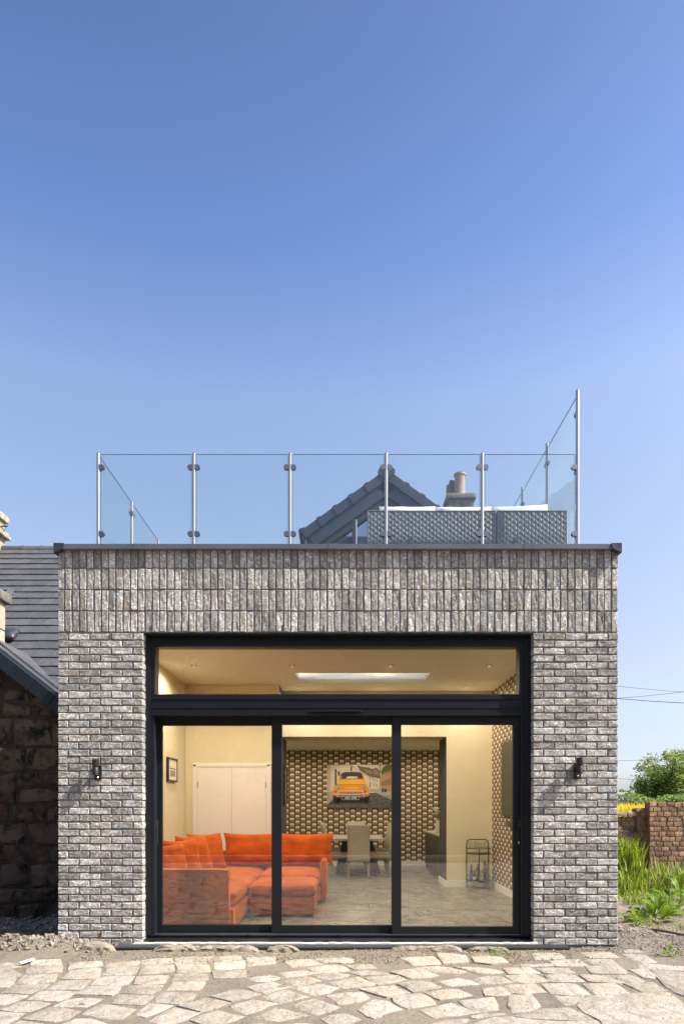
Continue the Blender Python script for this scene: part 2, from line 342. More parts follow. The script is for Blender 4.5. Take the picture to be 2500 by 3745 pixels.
M['chairfab'] = pm('taupe_chair_fabric', (.45, .39, .31), (.40, .345, .275), 8, .8, .15, 200, .002, vscale=(1, 1, 4))
M['chairleg'] = pm('grey_wood_leg', (.26, .215, .165), (.19, .16, .12), 10, .55, vscale=(3, 3, .5))
M['tabletop'] = pm('grey_oak_table_top', (.50, .43, .34), (.42, .36, .28), 7, .5, .1, 40, .002, vscale=(1, 5, 5))
M['blackwood'] = pm('black_table_base', (.012, .0125, .014), (.02, .02, .022), 8, .5)
M['darkwood'] = pm('dark_grained_unit', (.035, .027, .022), (.085, .062, .048), 14, .5, .25, 30, .003, vscale=(4, 4, .35))
M['worktop'] = pm('pale_worktop', (.56, .49, .39), (.50, .43, .34), 9, .45)
M['ceramic'] = pm('white_ceramic', (.62, .59, .54), (.56, .53, .48), 6, .35, .3, 40, .004)
M['stem'] = pm('flower_stem', (.07, .13, .03), None, 10, .6)
M['petal'] = pm('white_petal', (.80, .78, .70), (.72, .68, .52), 20, .7)
M['blackmetal'] = pm('black_metal', (.014, .014, .015), (.02, .02, .021), 10, .38, metal=.0, spec=.5)
M['castor'] = pm('chrome_castor', (.6, .6, .6), (.4, .4, .4), 20, .2, metal=1)
M['screen'] = pm('dark_screen', (.03, .024, .015), (.024, .02, .013), 1, .35, spec=.3)
M['frameblk'] = pm('black_picture_frame', (.012, .011, .011), (.02, .018, .017), 10, .45)
M['mount'] = pm('cream_picture_mount', (.72, .66, .55), (.70, .63, .52), 2, .8)
M['fig'] = pm('grey_ink_figure', (.36, .34, .30), (.16, .15, .14), 13, .8)
M['brass'] = pm('brass_cylinder', (.75, .62, .36), (.65, .52, .3), 20, .25, metal=1)
M['sensor'] = pm('sensor_dome', (.55, .56, .58), (.3, .3, .32), 60, .15, metal=.6)
M['wire'] = pm('overhead_wire', (.03, .03, .035), None, 3, .7)
M['farroof'] = pm('far_slate_roof', (.30, .30, .33), (.24, .24, .27), 3, .8)
M['farwall'] = pm('far_rendered_wall', (.55, .52, .48), None, 2, .9)
M['pole'] = pm('timber_pole', (.14, .10, .07), (.09, .065, .045), 8, .9)
def floor_mat():
    m, t, p = base('grey_stone_floor_tile'); v, r = coords(t)
    wv = noise_(t, v, 1.6, 7, .62, 1.6); n2 = noise_(t, v, 6, 6, .65, 1.0)
    vein = ramp(t, math_(t, 'ABSOLUTE', math_(t, 'SUBTRACT', wv, .5)), (.0, 0.0), (.055, 1.0))
    c = mixc(t, ramp(t, n2, (.36, 0.0), (.66, 1.0)), (.30, .275, .24), (.215, .195, .17))
    c = mixc(t, vein, (.115, .10, .085), c)
    t.links.new(c, p.inputs['Base Color']); t.links.new(math_(t, 'MULTIPLY_ADD', n2, .2, .2), p.inputs['Roughness']); p.inputs['Specular IOR Level'].default_value = .5
    return m
M['floortile'] = floor_mat()
M['grout'] = pm('floor_grout', (.17, .155, .13), None, 10, .9)
def wallpaper(name, axis):
    m, t, p = base(name); tc = N(t, 'ShaderNodeTexCoord'); sx = N(t, 'ShaderNodeSeparateXYZ'); t.links.new(tc.outputs['Object'], sx.inputs[0])
    PP = .1317
    a = math_(t, 'DIVIDE', math_(t, 'ADD', sx.outputs[axis], 40 * PP), PP); b = math_(t, 'DIVIDE', math_(t, 'ADD', sx.outputs[2], 40 * PP), PP)
    ci = math_(t, 'FLOOR', a); u = math_(t, 'FRACT', a)
    v = math_(t, 'FRACT', math_(t, 'ADD', b, math_(t, 'MULTIPLY', math_(t, 'MODULO', ci, 2.0), .5)))
    def rng(x, lo, hi): return math_(t, 'MULTIPLY', math_(t, 'GREATER_THAN', x, lo), math_(t, 'LESS_THAN', x, hi))
    top = math_(t, 'GREATER_THAN', v, .5)
    c = mixc(t, top, (.215, .125, .028), (.012, .011, .009))
    inu = rng(u, .16, .84)
    c = mixc(t, math_(t, 'MULTIPLY', inu, rng(v, .24, .5)), c, (.235, .215, .165))
    c = mixc(t, math_(t, 'MULTIPLY', inu, rng(v, .5, .88)), c, (.84, .79, .68))
    c = mixc(t, math_(t, 'MULTIPLY', rng(u, .38, .62), rng(v, .40, .65)), c, (.48, .07, .028))
    t.links.new(c, p.inputs['Base Color']); p.inputs['Roughness'].default_value = .7; p.inputs['Specular IOR Level'].default_value = .3
    return m
M['paper_x'] = wallpaper('geometric_wallpaper_back', 0); M['paper_y'] = wallpaper('geometric_wallpaper_side', 1)
def flat(name, c, r=.45): 
    return pm(name, c, c, 3, r)

# ================================================================== GROUND
def nz(x, y, s, k=0.0): return noise.noise(Vector((x * s, y * s, k)))
def smooth(a, b, x):
    t = max(0.0, min(1.0, (x - a) / (b - a))); return t * t * (3 - 2 * t)
def gh(x, y):
    h = -.004 + .010 * nz(x, y, 1.1) + .006 * nz(x, y, 5, 3)
    if -3.6 < x < 5.2 and -.02 < y < 9.8 and not (x < -2.95) and not (x > 2.88): h = -.12
    if x < -2.3:                                                       # spoil heap beside the left pier
        k = smooth(-2.3, -3.0, x) * math.exp(-((y + .12) / .30) ** 2)
        h += k * (.10 + .05 * nz(x, y, 4, 9) + .03 * nz(x, y, 11, 2))
        kk = smooth(.05, .6, y) * smooth(-2.9, -3.1, x); h += kk * (-.07 + .05 * nz(x, y, 3, 5) + .03 * nz(x, y, 9, 1))
        if y > 2.2: h -= .05
    if x > 2.0 and y > -.6:                                             # rough earth to the right
        k = smooth(2.3, 3.1, x) * smooth(-.6, .3, y); h += k * (.05 * nz(x, y, 2.1, 7) + .025 * nz(x, y, 7, 4) + .02)
    if y < .1 and y > -.75 and -2.4 < x < 2.6:                          # loose sand swept up against the drain
        k = math.exp(-((y + .34) / .14) ** 2); h += k * (.014 + .010 * nz(x, y, 3.2, 6))
    if -4.2 < x < 4.4 and -3.3 < y < -.42:
        k = smooth(-.42, -.55, y) * smooth(4.4, 3.6, x); h += k * (.0065 + .005 * nz(x, y, 9, 2) + .003 * nz(x, y, 2.3, 8))
    return h
xs = [-1500, -600, -250, -120, -60, -35, -22, -15, -11, -8] + [-6.4 + .2 * i for i in range(7)] + [-5 + .05 * i for i in range(201)] + [5.2 + .2 * i for i in range(10)] + [8, 11, 15, 22, 35, 60, 120, 250, 600, 1500]
ys = [-1500, -600, -200, -80, -40, -25, -18, -14, -12, -10.5, -9.5, -8.5, -7.5, -6.5, -5.5, -4.5, -3.5] + [-3.2 + .05 * i for i in range(90)] + [1.35 + .12 * i for i in range(45)] + [7, 8, 9, 10, 12, 15, 20, 30, 50, 90, 180, 400, 900, 2500]
xs = sorted(set(round(a, 3) for a in xs)); ys = sorted(set(round(a, 3) for a in ys))
gm = MB(); nx = len(xs)
gm.v = [(x, y, gh(x, y)) for y in ys for x in xs]
gm.f = [(j * nx + i, j * nx + i + 1, (j + 1) * nx + i + 1, (j + 1) * nx + i) for j in range(len(ys) - 1) for i in range(nx - 1)]
gm.m = [0] * len(gm.f)
ground = gm.build('ground', M['soil'], smooth='all', loc=(0, 0, 0)); tag(ground, 'sandy bare soil of the yard around the paving', 'ground', kind='structure')

# ------------------------------------------------------------------ stone paving, traced stone by stone from its outlines on the ground
S = 640 / 1568.0
T1 = [[(0,190),(60,183),(180,190),(190,215),(120,225),(0,225)],[(265,165),(400,152),(545,150),(552,198),(420,203),(290,212)],
[(245,225),(400,208),(555,205),(548,258),(440,268),(230,280)],[(625,195),(750,180),(910,173),(922,215),(780,228),(622,245)],
[(965,185),(1080,172),(1245,165),(1252,205),(1100,209),(960,216)],[(1265,155),(1380,145),(1545,140),(1550,185),(1400,197),(1270,202)],
[(-90,232),(0,230),(110,232),(130,262),(195,285),(180,305),(0,308),(-90,310)],[(215,295),(350,282),(530,278),(490,350),(330,358),(170,362)],
[(650,255),(780,235),(905,232),(885,295),(850,318),(700,328),(560,322)],[(975,225),(1100,215),(1240,215),(1225,275),(1150,290),(920,295)],
[(1262,212),(1400,205),(1555,203),(1552,265),(1400,280),(1245,285)],[(-120,330),(0,328),(150,320),(110,375),(60,400),(-120,408)],
[(130,380),(300,370),(440,372),(380,410),(290,453),(120,449),(10,452)],[(530,345),(680,335),(825,335),(770,390),(720,418),(420,420)],
[(890,315),(1050,303),(1195,305),(1150,370),(1080,385),(830,380)],[(1240,305),(1400,298),(1500,300),(1460,360),(1330,372),(1195,365)],
[(-60,468),(120,462),(250,478),(130,530),(50,555),(-90,548)],[(370,432),(520,430),(695,438),(600,490),(520,518),(245,510)],
[(770,402),(900,395),(1090,395),(1060,440),(1000,475),(880,470),(685,472)],[(1165,382),(1310,378),(1465,382),(1430,430),(1350,462),(1100,450)],
[(190,530),(330,528),(450,545),(350,590),(280,615),(130,620),(0,605)],[(610,510),(760,492),(910,505),(850,560),(780,585),(490,575)],
[(1050,472),(1200,472),(1375,480),(1310,545),(1270,565),(1005,545)],[(1450,450),(1519,445),(1760,455),(1710,515),(1620,545),(1380,540)],
[(1550,360),(1719,352),(1849,358),(1809,420),(1739,432),(1490,430)],[(-120,610),(0,622),(230,640),(130,690),(30,735),(-120,740)],
[(420,585),(560,592),(710,620),(600,690),(500,715),(205,685)],[(900,560),(1000,562),(1215,600),(1100,680),(1040,695),(860,665),(730,645)],
[(1345,545),(1550,560),(1430,620),(1310,660),(1225,635)],[(1330,700),(1519,600),(1568,585),(1785,625),(1640,690),(1480,735)],
[(90,735),(200,705),(430,735),(400,800),(60,800)],[(550,735),(680,682),(820,690),(980,735),(880,800),(500,800)]]
T2 = [[(62,140),(200,132),(322,130),(332,190),(120,195),(62,195)],[(340,132),(480,122),(630,120),(640,155),(500,165),(350,162)],
[(70,205),(220,198),(350,200),(350,265),(200,275),(65,270)],[(400,175),(540,168),(670,165),(675,235),(500,240),(400,240)],
[(680,130),(950,128),(960,190),(700,215)],[(50,285),(200,278),(340,280),(335,335),(290,348),(20,350)],
[(390,255),(560,245),(680,245),(680,310),(560,318),(400,320)],[(1030,175),(1140,155),(1280,150),(1370,195),(1240,205),(1120,222)],
[(1310,150),(1440,138),(1568,135),(1640,150),(1568,185),(1380,185)],[(970,275),(1100,260),(1210,252),(1330,275),(1180,300),(1060,316)],
[(1240,225),(1360,205),(1480,197),(1568,220),(1600,250),(1500,263),(1330,272)],[(690,325),(800,305),(900,293),(1030,325),(950,345),(800,355)],
[(990,345),(1110,322),(1230,300),(1360,340),(1260,375),(1180,395),(1100,385)],[(1290,295),(1420,278),(1520,270),(1620,287),(1568,315),(1420,332)],
[(700,405),(800,375),(920,355),(1105,400),(950,435),(850,460)],[(370,482),(480,455),(600,420),(640,420),(815,465),(700,500),(560,525)],
[(1110,410),(1220,390),(1350,367),(1510,405),(1420,450),(1300,475)],[(820,490),(920,455),(1050,425),(1255,485),(1130,530),(1000,552)],
[(85,565),(200,535),(330,500),(540,545),(420,585),(280,615)],[(525,570),(620,540),(750,510),(970,550),(860,580),(800,605),(700,645),(650,625),(600,595)],
[(1080,565),(1180,530),(1290,500),(1510,575),(1400,620),(1310,640)],[(190,690),(300,650),(430,603),(535,640),(545,700),(480,730),(300,735)],
[(552,640),(655,662),(600,690),(560,698)],[(760,672),(860,625),(940,585),(1080,610),(1220,655),(1100,690),(990,710)],
[(1360,690),(1440,650),(1568,640),(1700,690),(1600,735),(1430,735)],[(650,735),(800,728),(900,735),(850,800),(600,800)],[(1060,735),(1200,720),(1300,735),(1250,800),(1000,800)]]
T3 = [[(-80,160),(40,140),(115,175),(20,185),(-80,187)],[(60,210),(280,195),(340,235),(150,248)],[(80,268),(260,252),(450,285),(200,295)],
[(-70,355),(60,320),(180,310),(330,372),(200,398),(50,410),(-20,405)],[(565,140),(720,130),(850,128),(900,165),(915,195),(760,205),(660,205)],
[(870,100),(1000,105),(1130,125),(1165,180),(1050,190),(935,192)],[(1190,135),(1330,125),(1460,140),(1510,180),(1350,195),(1220,180)],
[(690,225),(860,212),(1005,230),(1150,268),(1030,280),(870,270)],[(1020,217),(1240,222),(1410,240),(1480,275),(1330,278),(1210,265),(1130,238)],
[(450,265),(700,240),(760,260),(890,300),(800,320),(640,330),(560,300)],[(230,315),(330,300),(520,295),(600,335),(480,360),(350,372)],
[(535,365),(620,345),(780,342),(920,400),(800,415),(660,435),(600,400)],[(895,355),(1060,320),(1185,340),(1250,380),(1130,390),(1010,395)],
[(1200,322),(1350,300),(1470,310),(1555,355),(1400,370),(1280,370)],[(185,415),(320,395),(480,385),(520,405),(625,445),(520,465),(420,482),(370,470)],
[(-104,480),(60,455),(195,450),(265,495),(160,530),(60,557),(0,553),(-40,520)],[(775,445),(930,425),(1050,420),(1190,475),(1080,495),(920,510),(850,485)],
[(480,490),(600,465),(720,447),(800,485),(860,545),(740,570),(620,585),(560,560),(500,530)],[(1075,520),(1230,505),(1380,490),(1420,550),(1430,605),(1220,622)],
[(165,605),(230,545),(330,512),(430,530),(500,570),(570,600),(480,615),(400,635),(380,665),(300,682),(250,660)],
[(715,600),(870,565),(1010,540),(1100,580),(1215,625),(1060,645),(940,655),(870,672)],[(810,735),(970,695),(1150,692),(1140,712),(1070,735),(1000,800),(760,800)],
[(1170,668),(1300,642),(1480,637),(1380,656),(1240,676)],[(1270,420),(1440,402),(1530,470),(1420,488),(1320,480)]]
T4 = [[(-40,232),(60,225),(190,228),(285,278),(140,284),(0,284)],[(-30,300),(100,292),(240,290),(345,345),(200,358),(50,360)],
[(0,380),(230,372),(325,445),(150,458),(20,450),(-40,395)],[(230,100),(380,95),(460,100),(515,148),(370,152),(225,155)],
[(645,92),(780,82),(900,88),(985,135),(850,143),(740,143)],[(1010,105),(1100,98),(1230,118),(1325,185),(1200,185),(1130,165)],
[(1030,75),(1080,66),(1150,70),(1180,90),(1050,94)],[(360,165),(480,155),(620,155),(705,212),(560,212),(430,210)],[(670,160),(760,151),(900,151),(955,190),(965,206),(780,208)],
[(100,200),(380,193),(400,212),(120,222)],[(245,230),(380,222),(540,228),(600,275),(440,278),(310,270)],[(690,220),(820,213),(970,213),(1070,285),(900,286),(740,280)],
[(1150,192),(1330,195),(1560,214),(1640,226),(1520,246),(1180,238)],[(1080,242),(1230,242),(1285,285),(1305,325),(1200,312),(1150,282)],
[(325,290),(450,286),(590,291),(665,355),(500,360),(370,350)],[(650,293),(785,292),(905,326),(1030,358),(980,364),(720,350)],[(815,292),(1070,293),(1150,312),(1225,357),(1065,360),(915,322)],
[(285,368),(450,368),(600,370),(720,465),(540,470),(390,455)],[(675,372),(820,366),(960,369),(1080,456),(930,460),(765,464),(720,420)],[(1030,370),(1150,362),(1290,362),(1410,436),(1190,443),(1110,400)],
[(1285,248),(1460,255),(1640,278),(1700,500),(1580,478),(1480,440),(1390,385),(1335,330)],[(395,472),(470,482),(600,480),(690,472),(590,548),(505,568),(445,530)],
[(720,478),(900,467),(1090,464),(1350,440),(1430,458),(1560,548),(1650,600),(1650,820),(900,820),(820,690),(690,630),(635,595),(605,560)],
[(0,475),(200,465),(250,510),(270,570),(190,610),(50,632),(-10,560)],[(45,650),(250,590),(540,582),(760,688),(600,694),(390,687),(200,678)],[(10,660),(200,690),(390,706),(770,706),(880,800),(-380,800),(-310,718),(-130,675)]]
POLY = []
for T, ox in ((T1, 0), (T2, 620), (T3, 1240), (T4, 1860)):
    for poly in T: POLY.append([G(ox + S * x, 3445 + S * y, .012) for x, y in poly])
def stone_mesh(name, poly, top, seed, jit=.012):
    rr = random.Random(seed); n0 = len(poly); ring = []; c0 = sum(poly, Vector()) / n0
    poly = [p + (p - c0).normalized() * .010 for p in poly]
    for i in range(n0):                                                # split long edges so that they wander
        a, b = poly[i], poly[(i + 1) % n0]; L = (b - a).length; k = max(1, min(3, int(L / .14)))
        for q in range(k):
            p = a.lerp(b, q / k); ring.append(p + Vector((rr.uniform(-jit, jit), rr.uniform(-jit, jit), 0)))
    c = sum(ring, Vector()) / len(ring); n = len(ring); vs = []
    for p in ring: vs.append((p.x, p.y, -.03))
    for p in ring: vs.append((p.x, p.y, top - .005 + rr.uniform(-.004, .002)))
    for p in ring:
        q = p.lerp(c, min(.25, .022 / max(.05, (p - c).length))); vs.append((q.x, q.y, top + rr.uniform(-.002, .002)))
    for p in ring:
        q = p.lerp(c, .5); vs.append((q.x, q.y, top + rr.uniform(-.004, .006)))
    vs.append((c.x, c.y, top + rr.uniform(-.004, .006)))
    fs = []
    for L in range(3):
        for i in range(n): fs.append((L * n + i, L * n + (i + 1) % n, (L + 1) * n + (i + 1) % n, (L + 1) * n + i))
    for i in range(n): fs.append((3 * n + i, 3 * n + (i + 1) % n, 4 * n))
    return vs, fs, c
area = lambda p: sum(p[i].x * p[(i + 1) % len(p)].y - p[(i + 1) % len(p)].x * p[i].y for i in range(len(p)))
paving = bpy.data.objects.new('paving', None); col.objects.link(paving); tag(paving, 'pale sandstone setts laid in curved rows with sandy joints', 'paving', kind='structure')
for i, poly in enumerate(POLY):
    if area(poly) < 0: poly = poly[::-1]
    vs, fs, c = stone_mesh('paving_stone', poly, (.020 if rnd.random() < .07 else .0105 + .005 * rnd.random()), i)
    mb = MB().add(vs, fs); mb.build('paving_stone', M['sett'], paving, smooth=True, loc=(c.x, c.y, 0))
# the same paving carried on out of the frame, around and behind the camera
far = MB(); rr = random.Random(3); y = -2.55
while y > -10.0:
    dy = rr.uniform(.30, .40); x = -8.0 + rr.uniform(0, .4)
    while x < 8:
        dx = rr.uniform(.38, .62); cx, cy = x + dx / 2, y - dy / 2
        arc = .22 * math.sin(cx * .9) ; z = cy + arc + D0
        if z < 4.45 or abs(cx) > .52 * z + .45:
            g = .02; q = [Vector((x + g, y - dy + g + arc, 0)), Vector((x + dx - g, y - dy + g + arc + .05, 0)), Vector((x + dx - g, y - g + arc + .05, 0)), Vector((x + g, y - g + arc, 0))]
            q = [p + Vector((rr.uniform(-.03, .03), rr.uniform(-.03, .03), 0)) for p in q]
            vs, fs, c = stone_mesh('s', q, .008 + .006 * rr.random(), int(x * 1000) + int(y * 77), .008); far.add(vs, fs)
        x += dx
    y -= dy
tag(far.build('paving_stones_beyond', M['sett'], paving, smooth=True, loc=(0, -6, 0)), kind='stuff')
kb = MB()
x = -9
while x < 9:
    l = rr.uniform(.7, 1.1); kb.rbox((x + l / 2, -10.35 + rr.uniform(-.02, .02), -.05), l - .02, .3, .22, .02, 3); x += l
kerb = kb.build('kerb', M['sett'], smooth=True); tag(kerb, 'low pale stone kerb along the far edge of the paving', 'kerb', kind='structure')

# ================================================================== BRICK EXTENSION
XL, XR, OL, OR_ = -2.987, 2.903, -2.094, 2.013
ext = thing('brick_extension', 'single storey flat roofed extension of pale weathered brick with wide glazed doors', 'building', (-.04, 2.4, 0))
PITCH, ROW0, SOLD = .0766, 3.306, .2247
core = MB()
core.box(XL + .009, OL - .009, .0095, .33, -.3, 3.309); core.box(OR_ + .009, XR - .009, .0095, .33, -.3, 3.309)
core.box(XL + .009, XR - .009, .0095, .33, 3.309, 4.17)
core.build('mortar_core', M['mortar'], ext)
side = MB(); side.box(XL + .004, -2.66, .33, 4.83, -.3, 4.17); side.box(2.68, XR - .004, .33, 4.83, -.3, 4.17)
side.build('side_wall', M['sidewall'], ext)
def brick_mesh(w_, h_, d_, seed, jit=.0035):
    rr = random.Random(seed); ch = .006
    pts = [(-.5, -.5), (-.17, -.5), (.2, -.5), (.5, -.5), (.5, 0.05), (.5, .5), (.15, .5), (-.2, .5), (-.5, .5), (-.5, -.05)]
    if h_ > w_: pts = [(-y_, x_) for x_, y_ in pts]
    n = len(pts); ring = [Vector((px * w_ + rr.uniform(-jit, jit), 0, py * h_ + rr.uniform(-jit, jit))) for px, py in pts]
    vs = [(p.x, d_, p.z) for p in ring] + [(p.x, ch + rr.uniform(-.002, .002), p.z) for p in ring]
    vs += [(p.x * (1 - 2 * ch / w_), rr.uniform(-.003, .003), p.z * (1 - 2 * ch / h_)) for p in ring]
    a, b = (.22, 0) if w_ > h_ else (0, .22)
    vs += [(-a * w_, rr.uniform(-.004, .004), -b * h_), (a * w_, rr.uniform(-.004, .004), b * h_)]
    fs = []
    for L in range(2):
        for i in range(n): fs.append((L * n + i, (L + 1) * n + i, (L + 1) * n + (i + 1) % n, L * n + (i + 1) % n))
    c0, c1 = 3 * n, 3 * n + 1; k = 2 * n
    for i in range(n):
        q = (i + 1) % n; pa, pb = pts[i], pts[q]; s_ = (pa[0] + pb[0]) if w_ > h_ else (pa[1] + pb[1])
        fs.append((k + i, c0 if s_ < 0 else c1, k + q))
    # bridge between the two centres
    for i in range(n):
        q = (i + 1) % n; j = (i - 1) % n
        f = lambda a_, b_: (a_[0] + b_[0]) if w_ > h_ else (a_[1] + b_[1])
        s0 = f(pts[j], pts[i]) < 0; s1 = f(pts[i], pts[q]) < 0
        if s0 != s1: fs.append((k + i, c0 if s0 else c1, c1 if s0 else c0))
    return MB().add(vs, fs).mesh('brick', M['brick'])
STR = [brick_mesh(.213, .063, .10, s) for s in range(10)]; HLF = [brick_mesh(.100, .063, .10, 40 + s) for s in range(6)]
SLD = [brick_mesh(.0635, .2135, .10, 80 + s, .0028) for s in range(10)]
tilt = lambda a=.012: (rnd.uniform(-a, a), rnd.uniform(-a * .5, a * .5), rnd.uniform(-a, a))
for (x0, x1) in ((XL, OL), (OR_, XR)):
    for r_ in range(43):
        zc = ROW0 - PITCH * (r_ + .5); W = x1 - x0; pit = (W + .0115) / 4
        if r_ % 2:
            for q in range(4): link('brick', rnd.choice(STR), ext, (x0 + pit * q + .1065, rnd.uniform(-.003, .003), zc + rnd.uniform(-.0015, .0015)), tilt())
        else:
            link('half_brick', rnd.choice(HLF), ext, (x0 + .05, rnd.uniform(-.003, .003), zc), tilt(.008))
            for q in range(3): link('brick', rnd.choice(STR), ext, (x0 + pit * (q + .5) + .1065, rnd.uniform(-.003, .003), zc + rnd.uniform(-.0015, .0015)), tilt())
            link('half_brick', rnd.choice(HLF), ext, (x1 - .05, rnd.uniform(-.003, .003), zc), tilt(.008))
NS = 77; sp = (XR - XL + .0125) / NS
for r_ in range(4):
    zc = 3.316 + SOLD * (r_ + .5) - .004
    for q in range(NS):
        link('soldier_brick', rnd.choice(SLD), ext, (XL + sp * q + .0318 + rnd.uniform(-.003, .003), rnd.uniform(-.004, .004), zc + rnd.uniform(-.003, .003)), (rnd.uniform(-.01, .01), rnd.uniform(-.012, .012), rnd.uniform(-.02, .02)))
# weep vents in the joints
def weep(x, z):
    mb = MB(); mb.box(x - .004, x + .004, -.002, .02, z, z + .06)
    for i in range(6): mb.box(x - .0052, x + .0052, -.0045, -.002, z + .004 + i * .0095, z + .009 + i * .0095)
    mb.build('weep_vent', M['weepc'], ext)
M['weepc'] = pm('brown_plastic_vent', (.22, .12, .06), None, 20, .6)
for px in (553, 710, 870, 1032, 1185, 1336, 1450, 1602, 1757, 1912): weep((px - 1250) / 347.2 + .0, 3.325)
for px in (525, 710, 895, 1055, 1205): weep((px - 1250) / 347.2, 3.998)
weep((366 - 1250) / 347.2, .09); weep((403 - 1250) / 347.2, 3.24)
# coping
cp = MB(); cp.box(XL - .018, XR + .012, -.056, .36, 4.172, 4.222); cp.build('coping', M['coping'], ext)
cs = MB(); cs.box(XL - .016, -2.60, .36, 4.83, 4.17, 4.22); cs.box(2.62, XR + .010, .36, 4.83, 4.17, 4.22); cs.build('side_coping', M['coping'], ext)
for a, b in ((-2.18, -2.0), (1.9, 2.07), (-.14, .02)):
    mb = MB(); mb.box(a, a + (b - a) * .52, -.0585, .1, 4.171, 4.2245); mb.box(a + (b - a) * .52 + .003, b, -.0575, .1, 4.1705, 4.2235); mb.build('joint_cover', M['coping'], ext)
for sgn, x0 in ((1, XL - .021), (-1, XR + .015)):
    mb = MB(); L = .105 * sgn
    mb.prism([(x0, 4.13), (x0 + L * .5, 4.148), (x0 + L * .9, 4.176), (x0 + L, 4.2), (x0 + L * 1.02, 4.2285), (x0, 4.2295)][::(1 if sgn > 0 else -1)], -.065, .12)
    mb.build('corner_flashing', M['lead'], ext)
# steel angle that carries the soldier courses
mb = MB(); mb.box(OL - .01, OR_ + .01, .004, .10, 3.299, 3.3085); mb.build('lintel', M['gasket'], ext)
# roof deck with a rooflight shaft, ceiling below it
SX0, SX1, SY0, SY1 = -.71, 1.34, 3.2, 4.0
def holed(z0, z1, grow=0.0):
    mb = MB(); a, b, c, d = SX0 - grow, SX1 + grow, SY0 - grow, SY1 + grow
    mb.box(-2.655, 2.675, .335, c, z0, z1); mb.box(-2.655, 2.675, d, 4.825, z0, z1); mb.box(-2.655, a, c, d, z0, z1); mb.box(b, 2.675, c, d, z0, z1); return mb
holed(3.5, 3.54, .0).build('ceiling', M['ceiling'], ext)
holed(3.545, 4.12, .03).build('roof_deck', M['deck'], ext)
sh = MB(); sh.box(SX0 - .025, SX0, SY0 - .025, SY1 + .025, 3.541, 4.22); sh.box(SX1, SX1 + .025, SY0 - .025, SY1 + .025, 3.541, 4.22)
sh.box(SX0, SX1, SY0 - .025, SY0, 3.541, 4.22); sh.box(SX0, SX1, SY1, SY1 + .025, 3.541, 4.22)
sh = sh.build('rooflight_shaft', M['white'], ext); rq = MB().box(SX0 - .04, SX1 + .04, SY0 - .04, SY1 + .04, 4.222, 4.238); rq.m = [0, 1, 0, 0, 0, 0]; rq.build('rooflight_pane', [M['clear'], M['opal']], sh); rp = MB().box(SX0 + .002, SX1 - .002, SY0 + .002, SY1 - .002, 3.552, 3.562); rp.m = [1, 0, 1, 1, 1, 1]; rp.build('added_opal_diffuser', [M['opal'], M['clear']], sh)  # lower opal sheet added in the shaft so the rooflight shows evenly bright
# room walls
MB().box(-2.66, -2.615, .336, 4.25, .04, 3.499).build('room_wall', M['plaster'], ext)
rw = MB().box(2.64, 2.682, .336, 4.85, .04, 3.499).build('papered_wall', M['paper_y'], ext, loc=(0, 0, .04))
nb = MB(); nb.box(-2.62, OL - .004, .334, .345, .04, 3.499); nb.box(OR_ + .004, 2.64, .334, .345, .04, 3.499); nb.box(OL - .004, OR_ + .004, .334, .345, 3.305, 3.499); nb.build('front_wall_lining', M['plaster'], ext)
# floor of separate tiles
MB().box(-2.65, 2.66, .25, 5.69, -.11, .044).box(-2.65, 3.25, 5.69, 9.1, -.11, .044).build('floor_screed', M['grout'], ext)
fl = [o for o in ext.children if o.name.startswith('floor_screed')][0]
tile_me = {}
def floor_tile(x0, x1, y0, y1):
    k = (round(x1 - x0, 3), round(y1 - y0, 3))
    if k not in tile_me:
        a, b = k[0] / 2 - .002, k[1] / 2 - .002; tile_me[k] = MB().add([(-a, -b, 0), (a, -b, 0), (a, b, 0), (-a, b, 0), (-a + .002, -b + .002, .006), (a - .002, -b + .002, .006), (a - .002, b - .002, .006), (-a + .002, b - .002, .006)],
            [(0, 1, 5, 4), (1, 2, 6, 5), (2, 3, 7, 6), (3, 0, 4, 7), (4, 5, 6, 7)]).mesh('floor_tile', M['floortile'])
    link('floor_tile', tile_me[k], fl, ((x0 + x1) / 2, (y0 + y1) / 2, .045))
yy = .35; k = 0
while yy < 9.0:
    y1 = min(yy + .6, 9.06); xx = -2.615 - (.6 if k % 2 else 0)
    while xx < 3.15:
        a, b = max(xx, -2.6), min(xx + 1.2, 3.18 if yy > 5.6 else 2.63)
        if b - a > .05: floor_tile(a, b, yy, y1)
        xx += 1.2
    yy = y1; k += 1
# old front wall of the house, now inside: thick, with a wide opening to the dining room
WO0, WO1, WH = -1.053, 1.84, 2.70
iw = MB(); iw.box(-3.2, WO0, 4.851, 5.68, .03, 4.1); iw.box(WO1, 2.9, 4.851, 5.68, .03, 4.1); iw.box(WO0, WO1, 4.851, 5.68, WH, 4.1); iw.build('thick_wall', M['plaster'], ext)
jb = MB(); jb.box(WO0, WO0 + .008, 4.27, 5.675, .05, 2.698); jb.box(WO0 + .0005, WO0 + .007, 4.262, 4.849, 2.7, 3.498); jb.box(WO1 - .008, WO1, 4.856, 5.675, .05, 2.698); jb.build('dark_jamb', M['charcoal'], ext)
cb_ = MB().box(-2.615, WO0 - .001, 4.25, 4.849, .046, 3.498).build('cupboard_wall', M['plaster'], ext)
